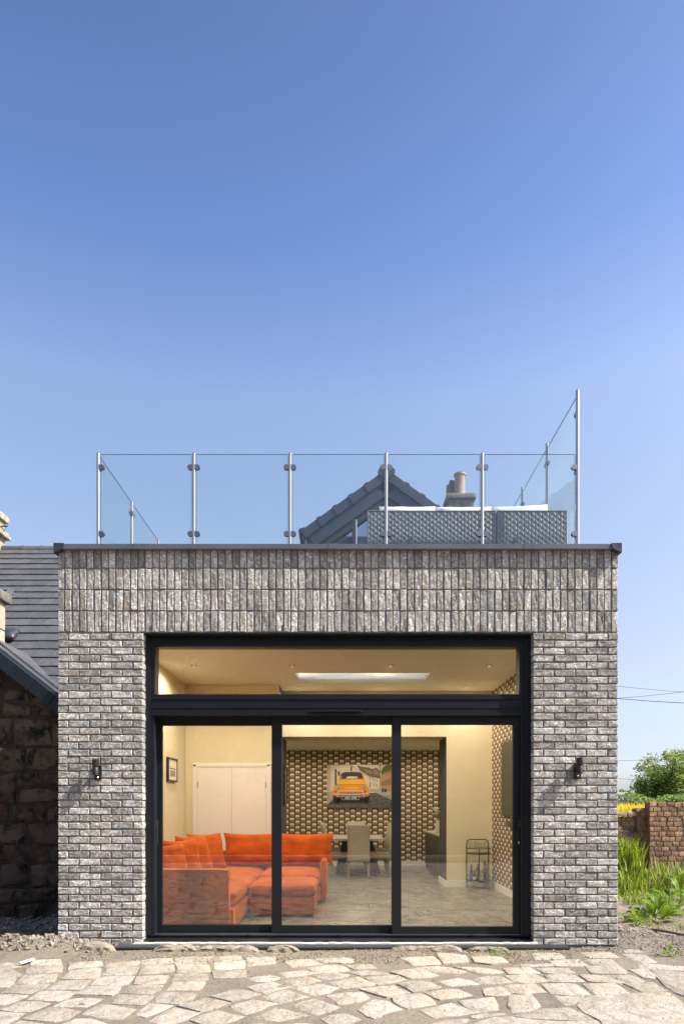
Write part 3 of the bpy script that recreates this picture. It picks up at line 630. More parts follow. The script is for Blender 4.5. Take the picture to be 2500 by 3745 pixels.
# white double doors
dz = 11.45; DX0, DX1 = -2.418, -1.264; DT = 2.12
fr = MB(); fy = 4.25
for (a, b) in ((DX0 - .075, DX0), (DX1, DX1 + .075)):
    fr.box(a, b, fy - .018, fy - .001, .051, DT + .075); fr.box(a + .015, b - .022, fy - .026, fy - .018, .051, DT + .05)
fr.box(DX0, DX1, fy - .018, fy - .001, DT, DT + .075); fr.box(DX0 - .06, DX1 + .06, fy - .026, fy - .018, DT + .022, DT + .06); fr.build('architrave', M['white'], ext)
mid = (DX0 + DX1) / 2
for a, b in ((DX0 + .004, mid - .002), (mid + .002, DX1 - .004)):
    d = MB().box(a, b, fy - .012, fy - .002, .06, DT - .004).build('cupboard_door', M['white'], ext)
    hx = a + .0 if a < mid - .3 else b
    MB().tube([(hx, fy - .016, 1.78), (hx, fy - .016, 1.88)], .006).build('hinge', M['darkfoot'], d)
MB().box(DX0 + .005, DX1 - .005, fy - .0035, fy - .0012, .055, DT).build('door_gap', M['charcoal'], ext)
# skirting boards
sk = MB()
def skirt(x0, x1, y0, y1): sk.box(x0, x1, y0, y1, .05, .165); 
skirt(WO1 - .012, 2.622, 4.835, 4.8505); skirt(2.624, 2.6395, .36, 4.834); skirt(-2.6145, -2.6, .36, 4.24); skirt(WO1 - .024, WO1 - .0085, 4.85, 5.69); skirt(-2.59, 3.2, 9.082, 9.099)
sk.build('skirting_board', M['white'], ext)
# dining room shell
dr = MB(); dr.box(-2.68, -2.6, 5.68, 9.2, .03, 2.8); dr.box(3.2, 3.28, 5.68, 9.2, .03, 2.8); dr.build('dining_side_wall', M['plaster'], ext)
MB().box(-2.6, 3.2, 9.10, 9.2, .03, 2.8).build('dining_papered_wall', M['paper_x'], ext, loc=(.062, 0, .02))
MB().box(-2.68, 3.28, 5.68, 9.2, 2.80, 2.85).build('dining_ceiling', M['ceiling'], ext)

# ------------------------------------------------------------------ glazed screen: frame, transom light, three sliding sashes
def at(px, y): return (px - 1250) * (D0 + y) / FPX
def zt(py, y): return CH + (HOR - py) * (D0 + y) / FPX
FY = .108
fm = MB()
fxl, fxr, ftop, fbot = at(532, FY), at(1939, FY), 3.2975, .087
fm.box(OL - .006, at(564, FY) , FY, .30, fbot, ftop); fm.box(at(1902, FY), OR_ + .006, FY, .30, fbot, ftop)
fm.box(at(564, FY), at(1902, FY), FY, .30, zt(2361, FY), ftop)
fm.box(at(564, FY), at(1902, FY), FY, .30, zt(2618, FY), zt(2540, FY))
fm.box(at(564, FY), at(1902, FY), FY, .30, fbot, zt(3421, FY))
fo = fm.build('door_frame', M['anthracite'], ext)
# raised profile lines of the frame
pl = MB()
pl.box(OL + .004, at(553, FY), FY - .012, FY, fbot + .02, ftop - .008); pl.box(at(1915, FY), OR_ - .004, FY - .012, FY, fbot + .02, ftop - .008)
pl.box(at(553, FY), at(1915, FY), FY - .012, FY, zt(2338, FY), ftop - .008)
pl.box(at(553, FY), at(1915, FY), FY - .010, FY, zt(2557, FY), zt(2547, FY)); pl.box(at(553, FY), at(1915, FY), FY - .016, FY, zt(2617, FY), zt(2610, FY))
pl.box(at(553, FY), at(1915, FY), FY - .006, FY, zt(2590, FY), zt(2587, FY)); pl.build('frame_trim', M['anthracite'], fo)
tg = MB(); a, b, c, d = at(564, FY), at(1902, FY), zt(2540, FY), zt(2361, FY)
for q in ((a, a + .006, c, d), (b - .006, b, c, d), (a, b, c, c + .006), (a, b, d - .006, d)): tg.box(q[0], q[1], FY + .012, FY + .05, q[2], q[3])
to = tg.build('transom_bead', M['gasket'], fo)
MB().box(a + .002, b - .002, FY + .025, FY + .049, c + .002, d - .002).build('transom_pane', M['doorglass'], fo)
tv = MB(); tv.box(at(1133, FY), at(1325, FY), FY - .022, FY - .001, zt(2606, FY), zt(2598, FY)); tv.box(at(1140, FY), at(1318, FY), FY - .03, FY - .022, zt(2601, FY), zt(2597, FY)); tv.build('trickle_vent', M['gasket'], fo)
sl = MB()
sl.add([(OL - .0, .015, .052), (OR_, .015, .052), (OR_, .2, .052), (OL, .2, .052), (OL, .015, .062), (OR_, .015, .062), (OR_, .2, .086), (OL, .2, .086)],
       [(0, 3, 2, 1), (4, 5, 6, 7), (0, 1, 5, 4), (1, 2, 6, 5), (2, 3, 7, 6), (3, 0, 4, 7)])
so = sl.build('sill', M['anthracite'], fo)
for px in (575, 905, 1235, 1720): MB().box(at(px - 7, .1), at(px + 7, .1), .096, .107, .098, .106).build('drip_cap', M['gasket'], fo)
tk = MB(); tk.box(at(560, .1), at(1905, .1), .128, .20, fbot + .004, zt(3417, .12)); tk.build('track', M['satin'], fo)
SASH = [('left', .232, 560, 1003, 592, 995, 2612, 2652, 3384, 3412), ('mid', .188, 993, 1440, 1028, 1433, 2612, 2649, 3386, 3414), ('right', .142, 1433, 1908, 1465, 1877, 2620, 2649, 3391, 3418)]
for nm, y0, ox0, ox1, gx0, gx1, ot, gt, gb, ob in SASH:
    A, B, T, Bo = at(ox0, y0), at(ox1, y0), zt(ot, y0), zt(ob, y0); a, b, t_, b_ = at(gx0, y0), at(gx1, y0), zt(gt, y0), zt(gb, y0); y1 = y0 + .042
    mb = MB(); mb.box(A, a, y0, y1, Bo, T); mb.box(b, B, y0, y1, Bo, T); mb.box(a, b, y0, y1, t_, T); mb.box(a, b, y0, y1, Bo, b_)
    so_ = mb.build('door_sash', M['anthracite'], ext)
    g = MB()
    for q in ((a, a + .005, b_, t_), (b - .005, b, b_, t_), (a, b, b_, b_ + .005), (a, b, t_ - .005, t_)): g.box(q[0], q[1], y0 + .008, y1 - .004, q[2], q[3])
    g.build('bead', M['gasket'], so_)
    MB().box(a + .002, b - .002, y0 + .012, y0 + .036, b_ + .002, t_ - .002).build('glass_pane', M['doorglass'], so_)
    if nm != 'mid':
        hx = at(574 if nm == 'left' else 1893, y0); zc = zt(3045, y0); h = MB()
        h.rbox((hx, y0 - .008, zc - .14), .03, .018, .28, .008, 5); ho = h.build('handle', M['gasket'], so_, smooth=True)
        l = MB(); l.tube([(hx, y0 - .016, zc + .05), (hx + .004, y0 - .04, zc + .06), (hx + .004, y0 - .045, zc + .14)], .010, 8); l.build('lever', M['gasket'], ho, smooth=True)
        k = MB(); k.tube([(hx, y0 - .022, zc - .10), (hx, y0 - .016, zc - .10)], .009, 10); k.box(hx - .005, hx + .005, y0 - .021, y0 - .016, zc - .125, zc - .1); k.build('lock_cylinder', M['brass'], ho)
# white mortar bed under the sill
mbm = MB()
n = 60
for i in range(n):
    x0 = OL - .09 + (OR_ - OL + .13) * i / n; x1 = OL - .09 + (OR_ - OL + .13) * (i + 1) / n; j = rnd.uniform(-.004, .004)
    mbm.box(x0, x1, -.055 + j, .2, -.05, .046 + rnd.uniform(-.003, .003))
mbm.build('mortar_bed', M['whitemortar'], ext)

# ------------------------------------------------------------------ drain channel along the threshold
dch = thing('drain_channel', 'long black slotted drain grating in front of the glazed doors', 'drain', (-.05, -.1, 0))
X0, X1 = at(425, -.1), at(2075, -.1)
MB().box(X0, X1, -.158, -.058, -.04, .018).build('channel_body', M['gasket'], dch)
seg = [X0, -.96, .27, 1.4, X1]
for a, b in zip(seg, seg[1:]):
    g = MB(); n = int((b - a) / .018)
    g.box(a + .003, b - .003, -.157, -.151, .018, .036); g.box(a + .003, b - .003, -.065, -.059, .018, .036); g.box(a + .003, b - .003, -.111, -.105, .018, .034)
    for i in range(n):
        x = a + .006 + (b - a - .012) * i / n
        for (ya, yb, sgn) in ((-.151, -.111, 1), (-.105, -.065, -1)):
            g.add([(x, ya, .03), (x + .007, ya, .03), (x + .007 + .008 * sgn, yb, .03), (x + .008 * sgn, yb, .03), (x, ya, .0355), (x + .007, ya, .0355), (x + .007 + .008 * sgn, yb, .0355), (x + .008 * sgn, yb, .0355)],
                  [(0, 3, 2, 1), (4, 5, 6, 7), (0, 1, 5, 4), (1, 2, 6, 5), (2, 3, 7, 6), (3, 0, 4, 7)])
    g.build('grating', M['drain'], dch)
# hardened cement haunching in lumps along the drain
def lump(px0, px1, y, wd, h, label, seed):
    x0, x1 = at(px0, y), at(px1, y); nxx = max(8, int((x1 - x0) / .018)); prof = 13; mb = MB(); vs = []; fs = []
    for i in range(nxx + 1):
        t = i / nxx; e = min(1, min(t, 1 - t) * (x1 - x0) / .10) ** .5; x = x0 + (x1 - x0) * t
        for k in range(prof):
            a = math.pi * k / (prof - 1); cx = -math.cos(a); sy = math.sin(a) ** .3
            ww = wd / 2 * (.55 + .45 * e) * (1 + .22 * nz(x, seed, 5)); hh = h * e * (1 + .30 * nz(x, seed + 5, 6))
            dp = .022 * nz(x * 3, cx * 2 + seed, 5)
            vs.append((x + .01 * nz(x, cx, 9, seed), y + cx * ww + dp, -.03 + (sy * (hh + .03)) + .014 * nz(x, cx * 3, 9, seed) + .010 * nz(x, cx * 5, 25, seed) + .006 * nz(x, cx * 9, 60, seed)))
    for i in range(nxx):
        for k in range(prof - 1): fs.append((i * prof + k, (i + 1) * prof + k, (i + 1) * prof + k + 1, i * prof + k + 1))
    fs.append(tuple(range(prof))); fs.append(tuple(range((nxx + 1) * prof - 1, nxx * prof - 1, -1)))
    o = mb.add(vs, fs).build('cement_haunch', M['cement'], smooth=True); tag(o, label, 'cement lump', 'hardened cement lumps along the drain')
lump(283, 420, -.20, .16, .085, 'squared lump of dried cement at the foot of the left brick pier', 1)
lump(556, 945, -.235, .12, .062, 'longest ridge of dried cement beside the drain below the sofa window', 2)
lump(972, 1096, -.235, .11, .058, 'short rounded lump of dried cement between two longer ridges by the drain', 3)
lump(1430, 1692, -.225, .10, .055, 'flat topped ridge of dried cement below the meeting of the doors', 4)
lump(1705, 1865, -.225, .08, .042, 'low thin ridge of dried cement below the right hand door', 5)

# ------------------------------------------------------------------ wall lights
def wall_light(cx, zb, label):
    t = thing('wall_light', label, 'wall light', (cx, 0, zb), 'wall lights on the brick piers')
    p = MB(); p.box(cx - .037, cx + .037, -.022, -.0045, zb, zb + .155); p.box(cx - .031, cx + .031, -.026, -.022, zb + .006, zb + .149); p.build('bracket', M['frameblk'], t)
    MB().tube([(cx, -.02, zb + .10), (cx, -.055, zb + .10)], .016, 10).build('arm', M['frameblk'], t)
    c = MB(); zz = zb + .05; c.lathe((cx, -.088, zz), [(.026, .002), (.033, 0), (.033, .074), (.0318, .0755), (.0318, .078), (.033, .0795), (.033, .164), (.027, .164), (.025, .158)], 20)
    c.build('lamp_tube', M['frameblk'], t, smooth=True)
    s = MB(); s.lathe((cx + .0, -.03, zb + .026), [(.0, -.011), (.008, -.008), (.0115, 0), (.008, .008), (0, .011)], 12); s.build('motion_sensor', M['sensor'], t, smooth=True)
wall_light(at(361, 0), 1.755, 'black tube wall light on the brick pier next to the orange sofa')
wall_light(at(2107.5, 0), 1.772, 'black tube wall light on the brick pier next to the garden')

# ================================================================== TERRACE BALUSTRADE
bal = thing('glass_balustrade', 'frameless glass balustrade with round stainless posts around the roof terrace', 'balustrade', (0, .3, 4.1))
BY = .30; PR = .0205; PZ0 = 4.1195
fxs = [at(p, BY) for p in (360, 709, 1060, 1411, 1762)] + [2.58]; XLp, XRp = fxs[0], 2.58
ZT, ZTALL = 5.352, 6.045
def post(x, y, ztop):
    m = MB(); m.lathe((x, y, PZ0), [(.045, .001), (.045, .008), (PR, .009), (PR, ztop - PZ0 - .004), (PR - .004, ztop - PZ0), (0, ztop - PZ0 + .001)], 16); return m.build('post', M['steel'], bal, smooth=True)
def clamp(x, y, z, dx, dy):
    # D-shaped clamp reaching from the post in direction (dx,dy)
    L, H = .068, .027; m = MB(); prof = [(PR * .55, -H), (L - H, -H)] + [(L - H + H * math.sin(a), -H * math.cos(a)) for a in [math.pi * k / 8 for k in range(1, 8)]] + [(L - H, H), (PR * .55, H)]
    n = len(prof); th = .018; px, py = -dy, dx
    vs = [(x + dx * u + px * s_ * th, y + dy * u + py * s_ * th, z + v) for s_ in (-1, 1) for u, v in prof]
    m.add(vs, [tuple(range(n)), tuple(range(2 * n - 1, n - 1, -1))] + [(i, i + n, (i + 1) % n + n, (i + 1) % n) for i in range(n)])
    return m.build('clamp', M['satin'], bal)
def pane(x0, y0, x1, y1, z0, z1):
    d = Vector((x1 - x0, y1 - y0, 0)).normalized(); nrm = Vector((-d.y, d.x, 0)) * .005; g = .03
    a = Vector((x0, y0, 0)) + d * g; b = Vector((x1, y1, 0)) - d * g
    def qd(p, q, za, zb, k):
        m = MB(); vs = [p - nrm * k, q - nrm * k, q + nrm * k, p + nrm * k]; vs = [(v.x, v.y, za) for v in vs] + [(v.x, v.y, zb) for v in vs]
        return m.add(vs, [(0, 3, 2, 1), (4, 5, 6, 7), (0, 1, 5, 4), (1, 2, 6, 5), (2, 3, 7, 6), (3, 0, 4, 7)])
    o = qd(a, b, z0, z1, 1).build('glass_panel', M['balglass'], bal)
    e = MB(); 
    for m in (qd(a, b, z1, z1 + .0022, .98), qd(a - d * .0015, a, z0, z1, .98), qd(b, b + d * .0015, z0, z1, .98)): e.add(m.v, m.f)
    e.build('polished_edge', M['edge'], o)
for i, x in enumerate(fxs):
    post(x, BY, ZTALL if i == 5 else ZT)
    for z in (5.195, 4.465):
        if i > 0: clamp(x, BY, z, -1, 0)
        if i < 5: clamp(x, BY, z, 1, 0)
    if i: pane(fxs[i - 1], BY, x, BY, 4.255, 5.338)
lys = [BY, 1.50, 2.76, 4.0]; rys = [BY, 1.41, 2.59, 3.75]
for i, y in enumerate(lys):
    if i: post(XLp, y, ZT); pane(XLp, lys[i - 1], XLp, y, 4.255, 5.338)
    for z in (5.195, 4.465):
        if i: clamp(XLp, y, z, 0, -1)
        if i < 3: clamp(XLp, y, z, 0, 1)
for i, y in enumerate(rys):
    if i: post(XRp, y, ZTALL); pane(XRp, rys[i - 1], XRp, y, 4.255, 5.985)
    for z in (5.79, 5.16, 4.465):
        if i: clamp(XRp, y, z, 0, -1)
        if i < 3: clamp(XRp, y, z, 0, 1)

# ------------------------------------------------------------------ rattan seating on the terrace
def weave_panel(mb, x0, x1, z0, z1, y, nrm=(0, -1), cw=.040, rh=.0155):
    nc = max(2, int(round((x1 - x0) / cw))); nr = int((z1 - z0) / rh); cw = (x1 - x0) / nc
    for r_ in range(nr):
        for c in range(nc):
            xa, xb = x0 + c * cw, x0 + (c + 1) * cw; za = z0 + r_ * rh + .001; zb = za + rh - .002
            if (r_ // 2 + c) % 2 == 0: o_, e_ = .011, .001
            else: o_, e_ = .0035, .001
            xm0, xm1 = xa + cw * .28, xb - cw * .28
            pts = [(xa, e_), (xm0, o_), (xm1, o_), (xb, e_)]
            vs = []
            for (xx, oo) in pts:
                for zz, k in ((za, .35), ((za + zb) / 2, 1), (zb, .35)):
                    yy_ = y - oo * k - .001
                    vs.append((xx, yy_, zz))
            fs = [(i * 3 + j, (i + 1) * 3 + j, (i + 1) * 3 + j + 1, i * 3 + j + 1) for i in range(3) for j in range(2)]
            mb.add(vs, fs)
        for c in range(0, nc + 1):
            pass
    for c in range(nc + 1):
        if c % 1 == 0: mb.box(x0 + c * cw - .004, x0 + c * cw + .004, y - .006, y, z0, z1)
def rattan(x0, x1, y0, label, ztop=4.832, arms=True):
    t = thing('rattan_sofa', label, 'garden sofa', ((x0 + x1) / 2, y0 + .4, 4.12))
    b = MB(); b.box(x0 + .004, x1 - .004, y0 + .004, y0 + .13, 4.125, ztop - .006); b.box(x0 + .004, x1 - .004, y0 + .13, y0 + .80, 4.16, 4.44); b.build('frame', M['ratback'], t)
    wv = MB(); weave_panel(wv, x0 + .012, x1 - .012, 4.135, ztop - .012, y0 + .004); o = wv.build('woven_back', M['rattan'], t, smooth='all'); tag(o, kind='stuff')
    # woven sides and rim
    s = MB(); weave_panel(s, 0, .78, 4.165, 4.44, 0)
    for xs_, sg in ((x0 + .004, -1), (x1 - .004, 1)):
        k = MB(); k.v = list(s.v); k.f = list(s.f); k.m = list(s.m)
        k.v = [(xs_ + (-(v[1]) * sg), y0 + .01 + v[0], v[2]) for v in k.v]
        if sg < 0: k.f = [f[::-1] for f in k.f]
        tag(k.build('woven_side', M['rattan'], t, smooth='all'), kind='stuff')
    rim = MB(); n = int((x1 - x0) / .022)
    for i in range(n):
        xa = x0 + .004 + (x1 - x0 - .008) * i / n; rim.rbox((xa + .011, y0 + .066, ztop - .012), .020, .15, .015, .006, 2)
    for sg, xx in ((-1, x0), (1, x1)):
        rim.tube([(xx - sg * .008, y0 + .004, 4.13), (xx - sg * .008, y0 + .004, ztop - .01)], .011, 6)
    tag(rim.build('woven_rim', M['rattan'], t, smooth=True), kind='stuff')
    for xx in (x0 + .05, x1 - .05):
        for yq in (y0 + .05, y0 + .75): MB().box(xx - .02, xx + .02, yq - .02, yq + .02, 4.1205, 4.16).build('foot', M['darkfoot'], t)
    return t
RY = .55; rx = lambda px: at(px, RY)
rattan(rx(1343), rx(1811), RY, 'long woven grey rattan sofa back seen behind the glass balustrade')
rattan(rx(1816), rx(2072), RY, 'single seat woven grey rattan section beside the long rattan sofa')
def pillow(mb, c, w_, h_, t_, M4=None, seed=0, n=12, pinch=.09, mi=0):
    vs = []; fs = []
    for side in (1, -1):
        for j in range(n + 1):
            for i in range(n + 1):
                u, v = 2 * i / n - 1, 2 * j / n - 1
                e = max(0.0, (1 - abs(u) ** 3.2) * (1 - abs(v) ** 3.2)) ** .5
                x = u * w_ / 2 * (1 - pinch * (1 - v * v) * abs(u) ** 3); z = v * h_ / 2 * (1 - pinch * (1 - u * u) * abs(v) ** 3)
                wr = .10 * t_ * noise.noise(Vector((u * 2.2 + seed, v * 2.2, side * 3))) * (1 - .3 * e)
                vs.append((x, side * (t_ / 2 * e * (1 + .15 * noise.noise(Vector((u * 1.5, v * 1.5, seed)))) + (wr if e > .15 else 0)), z))
    m_ = (n + 1) ** 2
    for j in range(n):
        for i in range(n):
            a = j * (n + 1) + i; fs.append((a, a + n + 1, a + n + 2, a + 1)); fs.append((m_ + a, m_ + a + 1, m_ + a + n + 2, m_ + a + n + 1))
    X = Matrix.Translation(Vector(c)) @ (M4 or Matrix.Identity(4))
    return mb.add([X @ Vector(v) for v in vs], fs, mi)
def cushion(name, px0, px1, pytop, y, label, tilt_=0.0, hgt=.5, seed=0):
    x0, x1 = at(px0, y), at(px1, y); ztop = zt(pytop, y); mb = MB()
    pillow(mb, ((x0 + x1) / 2, y, ztop - hgt / 2), x1 - x0, hgt, .17, Matrix.Rotation(R(tilt_), 4, 'Y') @ Matrix.Rotation(R(-10), 4, 'X'), seed, pinch=.03)
    o = mb.build(name, M['cushion'], smooth='all'); tag(o, label, 'cushion', 'white cushions on the terrace seating')
cushion('cushion', 1386, 1592, 1845, .80, 'flat white cushion at the gable end of the long rattan sofa', 0, .5, 1)
cushion('cushion', 1592, 1798, 1846, .80, 'flat white cushion below the clay chimney pot on the rattan sofa', 0, .5, 2)
cushion('cushion', 1800, 2008, 1842, .80, 'plump white cushion with a raised corner on the single rattan seat', -2.5, .5, 3)

# ================================================================== OLD STONE HOUSE
house = thing('stone_house', 'old stone house with a dark tiled roof behind and beside the extension', 'house', (-4.5, 5.5, 0))
RYR, RZR, RSL = 16.0 - D0, 7.505, .82                   # main ridge (y, z) and slope
EY = 4.78; EZ = RZR - RSL * (RYR - EY)
HX0, HX1 = -10.5, 4.45
mr = MB(); mr.add([(HX0, EY, EZ - .06), (HX1, EY, EZ - .06), (HX1, RYR, RZR - .06), (HX0, RYR, RZR - .06), (HX0, 2 * RYR - EY, EZ - .06), (HX1, 2 * RYR - EY, EZ - .06),
                   (HX0, EY, EZ - .2), (HX1, EY, EZ - .2), (HX0, 2 * RYR - EY, EZ - .2), (HX1, 2 * RYR - EY, EZ - .2)],
                  [(0, 1, 2, 3), (3, 2, 5, 4), (6, 8, 9, 7), (0, 6, 7, 1), (4, 5, 9, 8), (0, 3, 4, 8, 6), (1, 7, 9, 5, 2)])
EYL = 3.55; EZL = RZR - RSL * (RYR - EYL)
mr.add([(HX0, EYL, EZL - .06), (-3.12, EYL, EZL - .06), (-3.12, EY + .02, EZ - .045), (HX0, EY + .02, EZ - .045), (HX0, EYL, EZL - .2), (-3.12, EYL, EZL - .2), (-3.12, EY + .02, EZ - .19), (HX0, EY + .02, EZ - .19)],
       [(0, 1, 2, 3), (4, 7, 6, 5), (0, 4, 5, 1), (1, 5, 6, 2), (3, 2, 6, 7), (0, 3, 7, 4)])
roof = mr.build('roof', M['tilejoint'], house)
hw = MB(); hw.box(HX0 + .1, -3.25, 5.7, 12.7, -.3, EZ - .21); hw.box(3.3, HX1 - .1, 5.7, 12.7, -.3, EZ - .21); hw.box(2.903, HX1 - .1, 4.86, 5.7, -.3, EZ - .21); hw.box(-3.25, 3.3, 9.25, 12.7, -.3, EZ - .21); hw.box(HX0 + .1, -3.25, 4.95, 5.7, -.3, EZ - .21)
hw.build('house_wall', M['rubmortar'], house)
# roof tiles: rows measured up the slope
ang = math.atan(RSL); GAUGE = .318; TW = .281
def tile_mesh(w_):
    t_ = .030; L = GAUGE + .06; g = .006
    vs = [(-w_ / 2 + g, 0, 0), (w_ / 2 - g, 0, 0), (w_ / 2 - g, L, -.028), (-w_ / 2 + g, L, -.028), (-w_ / 2 + g, .002, t_), (w_ / 2 - g, .002, t_), (w_ / 2 - g, L, t_ - .028), (-w_ / 2 + g, L, t_ - .028),
          (-.002, .002, t_ + .0005), (.002, .002, t_ + .0005), (.002, L, t_ - .0275), (-.002, L, t_ - .0275), (0, .004, t_ - .004), (0, L, t_ - .032)]
    fs = [(0, 3, 2, 1), (0, 1, 5, 9, 12, 8, 4), (1, 2, 6, 5), (3, 0, 4, 7), (2, 3, 7, 11, 13, 10, 6), (4, 8, 11, 7), (9, 5, 6, 10), (8, 12, 13, 11), (12, 9, 10, 13)]
    return vs, fs
tv, tf = tile_mesh(TW); tile_data = MB().add(tv, tf).mesh('roof_tile', M['slate']); rest = MB(); Rx = Matrix.Rotation(ang, 4, 'X')
nrow = int((RYR - EY) / (GAUGE * math.cos(ang)))
for r_ in range(-4, nrow + 1):
    s0 = r_ * GAUGE; y = RYR - .08 - (nrow - r_) * GAUGE * math.cos(ang) - GAUGE * math.cos(ang); z = RZR - RSL * (RYR - y) + .002
    x = HX0 + (TW / 2 if r_ % 2 else 0)
    while x < HX1:
        px = 1250 + x * FPX / (y + D0)
        if y < EY and x > -3.26: x += TW; continue
        if -25 < px < 235: link('roof_tile', tile_data, roof, (x, y, z + rnd.uniform(-.002, .002)), (ang + rnd.uniform(-.004, .004), rnd.uniform(-.004, .004), 0))
        elif not (-.9 < x < 2.5 and y < 8.3): rest.add([Matrix.Translation((x, y, z)) @ Rx @ Vector(v) for v in tv], tf)
        x += TW
tag(rest.build('roof_tiles_beyond', M['slate'], roof, loc=(0, 7, 5)), kind='stuff')
x = HX0
while x < HX1 - .2:
    rt = MB(); rt.tube([(x, RYR, RZR - .075), (x + .43, RYR, RZR - .075)], .125, 12); rt.tube([(x + .395, RYR, RZR - .073), (x + .435, RYR, RZR - .073)], .135, 12); rt.build('ridge_tile', M['slate'], roof, smooth=True); x += .44
# low wing in front on the left: stone gable, verge running down to the right
WZ = 9.65; WY = WZ - D0
va = P(0, 2392, WZ); vb = P(213, 2560, WZ); wsl = (va.z - vb.z) / (vb.x - va.x)
APX = -5.45; vz = lambda x: vb.z - wsl * (x - vb.x) if x >= APX else vb.z - wsl * (APX - vb.x) + wsl * (x - APX)
WX0, WX1 = 2 * APX + 3.08, -3.08
gb = MB(); gb.prism([(WX0 + .05, -.4), (WX1 - .1, -.4), (WX1 - .1, vz(WX1 - .1) - .06), (APX, vz(APX) - .06), (WX0 + .05, vz(WX0) - .0)], WY + .03, WY + .5); gb.build('gable_wall', M['rubmortar'], house)
gw = [o for o in house.children if o.name.startswith('gable_wall')][0]
gs = MB(); gs.box(WX1 - .4, WX1 - .1, WY + .5, 5.6, -.4, 2.2); gs.build('wing_side_wall', M['rubmortar'], house)
# stones, roughly coursed
zz = -.25; ri = random.Random(11)
while zz < vz(APX) - .2:
    h_ = ri.uniform(.24, .46); x = WX0 + .08 + ri.uniform(-.2, .1)
    while x < WX1 - .16:
        l = ri.uniform(.28, .75); x1 = min(x + l, WX1 - .1); zt_ = zz + h_
        if x1 - x > .12:
            split = ri.random() < .25 and h_ > .34
            for (za, zb) in (((zz, zz + h_ * .5), (zz + h_ * .5, zt_)) if split else ((zz, zt_),)):
                lim = min(vz(x), vz(x1)) - .09
                if za > lim - .06: continue
                pts = [(x + .02, za + .02), (x1 - .02, za + .02), (x1 - .02, min(zb - .02, max(za + .04, vz(x1) - .09))), (x + .02, min(zb - .02, max(za + .04, vz(x) - .09)))]
                mid_ = []
                for q in range(4):
                    a, b = Vector(pts[q]), Vector(pts[(q + 1) % 4]); mid_ += [a + Vector((ri.uniform(-.03, .03), ri.uniform(-.03, .03))), a.lerp(b, .5) + Vector((ri.uniform(-.025, .025), ri.uniform(-.025, .025)))]
                cen = sum(mid_, Vector((0, 0))) / 8; pr = ri.uniform(.01, .035); vs = [(p.x, WY + .035, p.y) for p in mid_]; vs += [(p.lerp(cen, .06).x, WY + .03 - pr * .6, p.lerp(cen, .06).y) for p in mid_]
                vs += [(p.lerp(cen, .35).x, WY + .03 - pr * ri.uniform(.8, 1.3), p.lerp(cen, .35).y) for p in mid_]; vs.append((cen.x, WY + .03 - pr * 1.1, cen.y))
                fs = [(L * 8 + i, L * 8 + (i + 1) % 8, (L + 1) * 8 + (i + 1) % 8, (L + 1) * 8 + i) for L in range(2) for i in range(8)] + [(16 + i, 16 + (i + 1) % 8, 24) for i in range(8)]
                MB().add(vs, fs).build('wall_stone', M['rubble'], gw, smooth=True, loc=(cen.x, WY, cen.y))
        x = x1
    zz += h_
# wing roof, verge units
wr = MB(); yb = WY + 3.2
wr.add([(APX, WY - .02, vz(APX)), (WX1 + .1, WY - .02, vz(WX1 + .1)), (WX1 + .1, yb, vz(WX1 + .1)), (APX, yb, vz(APX)), (WX0 - .1, WY - .02, vz(WX0 - .1)), (WX0 - .1, yb, vz(WX0 - .1))], [(0, 1, 2, 3), (0, 3, 5, 4)])
wr.v += [(v[0], v[1], v[2] - .08) for v in wr.v[:6]]; wr.f += [(6, 9, 8, 7), (6, 10, 11, 9), (0, 6, 7, 1), (4, 10, 6, 0), (1, 7, 8, 2), (5, 11, 10, 4)]; wr.m += [0] * 6
wing = wr.build('wing_roof', M['slate'], house)
wa = math.atan(wsl); x = APX + .1; Lv = .34
while x < WX1 + .05:
    for wd in (0,):
        u = MB(); dx, dzz = math.cos(wa), -math.sin(wa)
        o0 = Vector((x, 0, vz(x))); e = Vector((dx, 0, dzz)); nn = Vector((math.sin(wa), 0, math.cos(wa)))
        def box_along(a, b, lo, hi, y0, y1):
            vs = [o0 + e * s_ + nn * t_ + Vector((0, yq, 0)) for t_ in (lo, hi) for (s_, yq) in ((a, y0), (b, y0), (b, y1), (a, y1))]
            u.add(vs, [(0, 3, 2, 1), (4, 5, 6, 7), (0, 1, 5, 4), (1, 2, 6, 5), (2, 3, 7, 6), (3, 0, 4, 7)])
        box_along(0, Lv - .004, -.13, .045, WY - .16, WY - .125); box_along(0, Lv - .004, .028, .046, WY - .1595, WY + .10); box_along(Lv - .03, Lv + .012, -.138, .05, WY - .168, WY - .124); box_along(0, Lv - .004, -.10, -.08, WY - .1245, WY + .02)
        u.build('verge_unit', M['verge'], wing)
        v2 = MB(); u = v2; box_along(0, Lv - .006, .05, .075, WY + .02, WY + .30); box_along(.02, Lv + .02, .085, .108, WY + .25, WY + .62); v2.build('wing_tile', M['slate'], wing)
    x += Lv * math.cos(wa)
lf = MB(); a_, b_ = P(10, 2380, WZ - .1), P(60, 2392, WZ + .5)
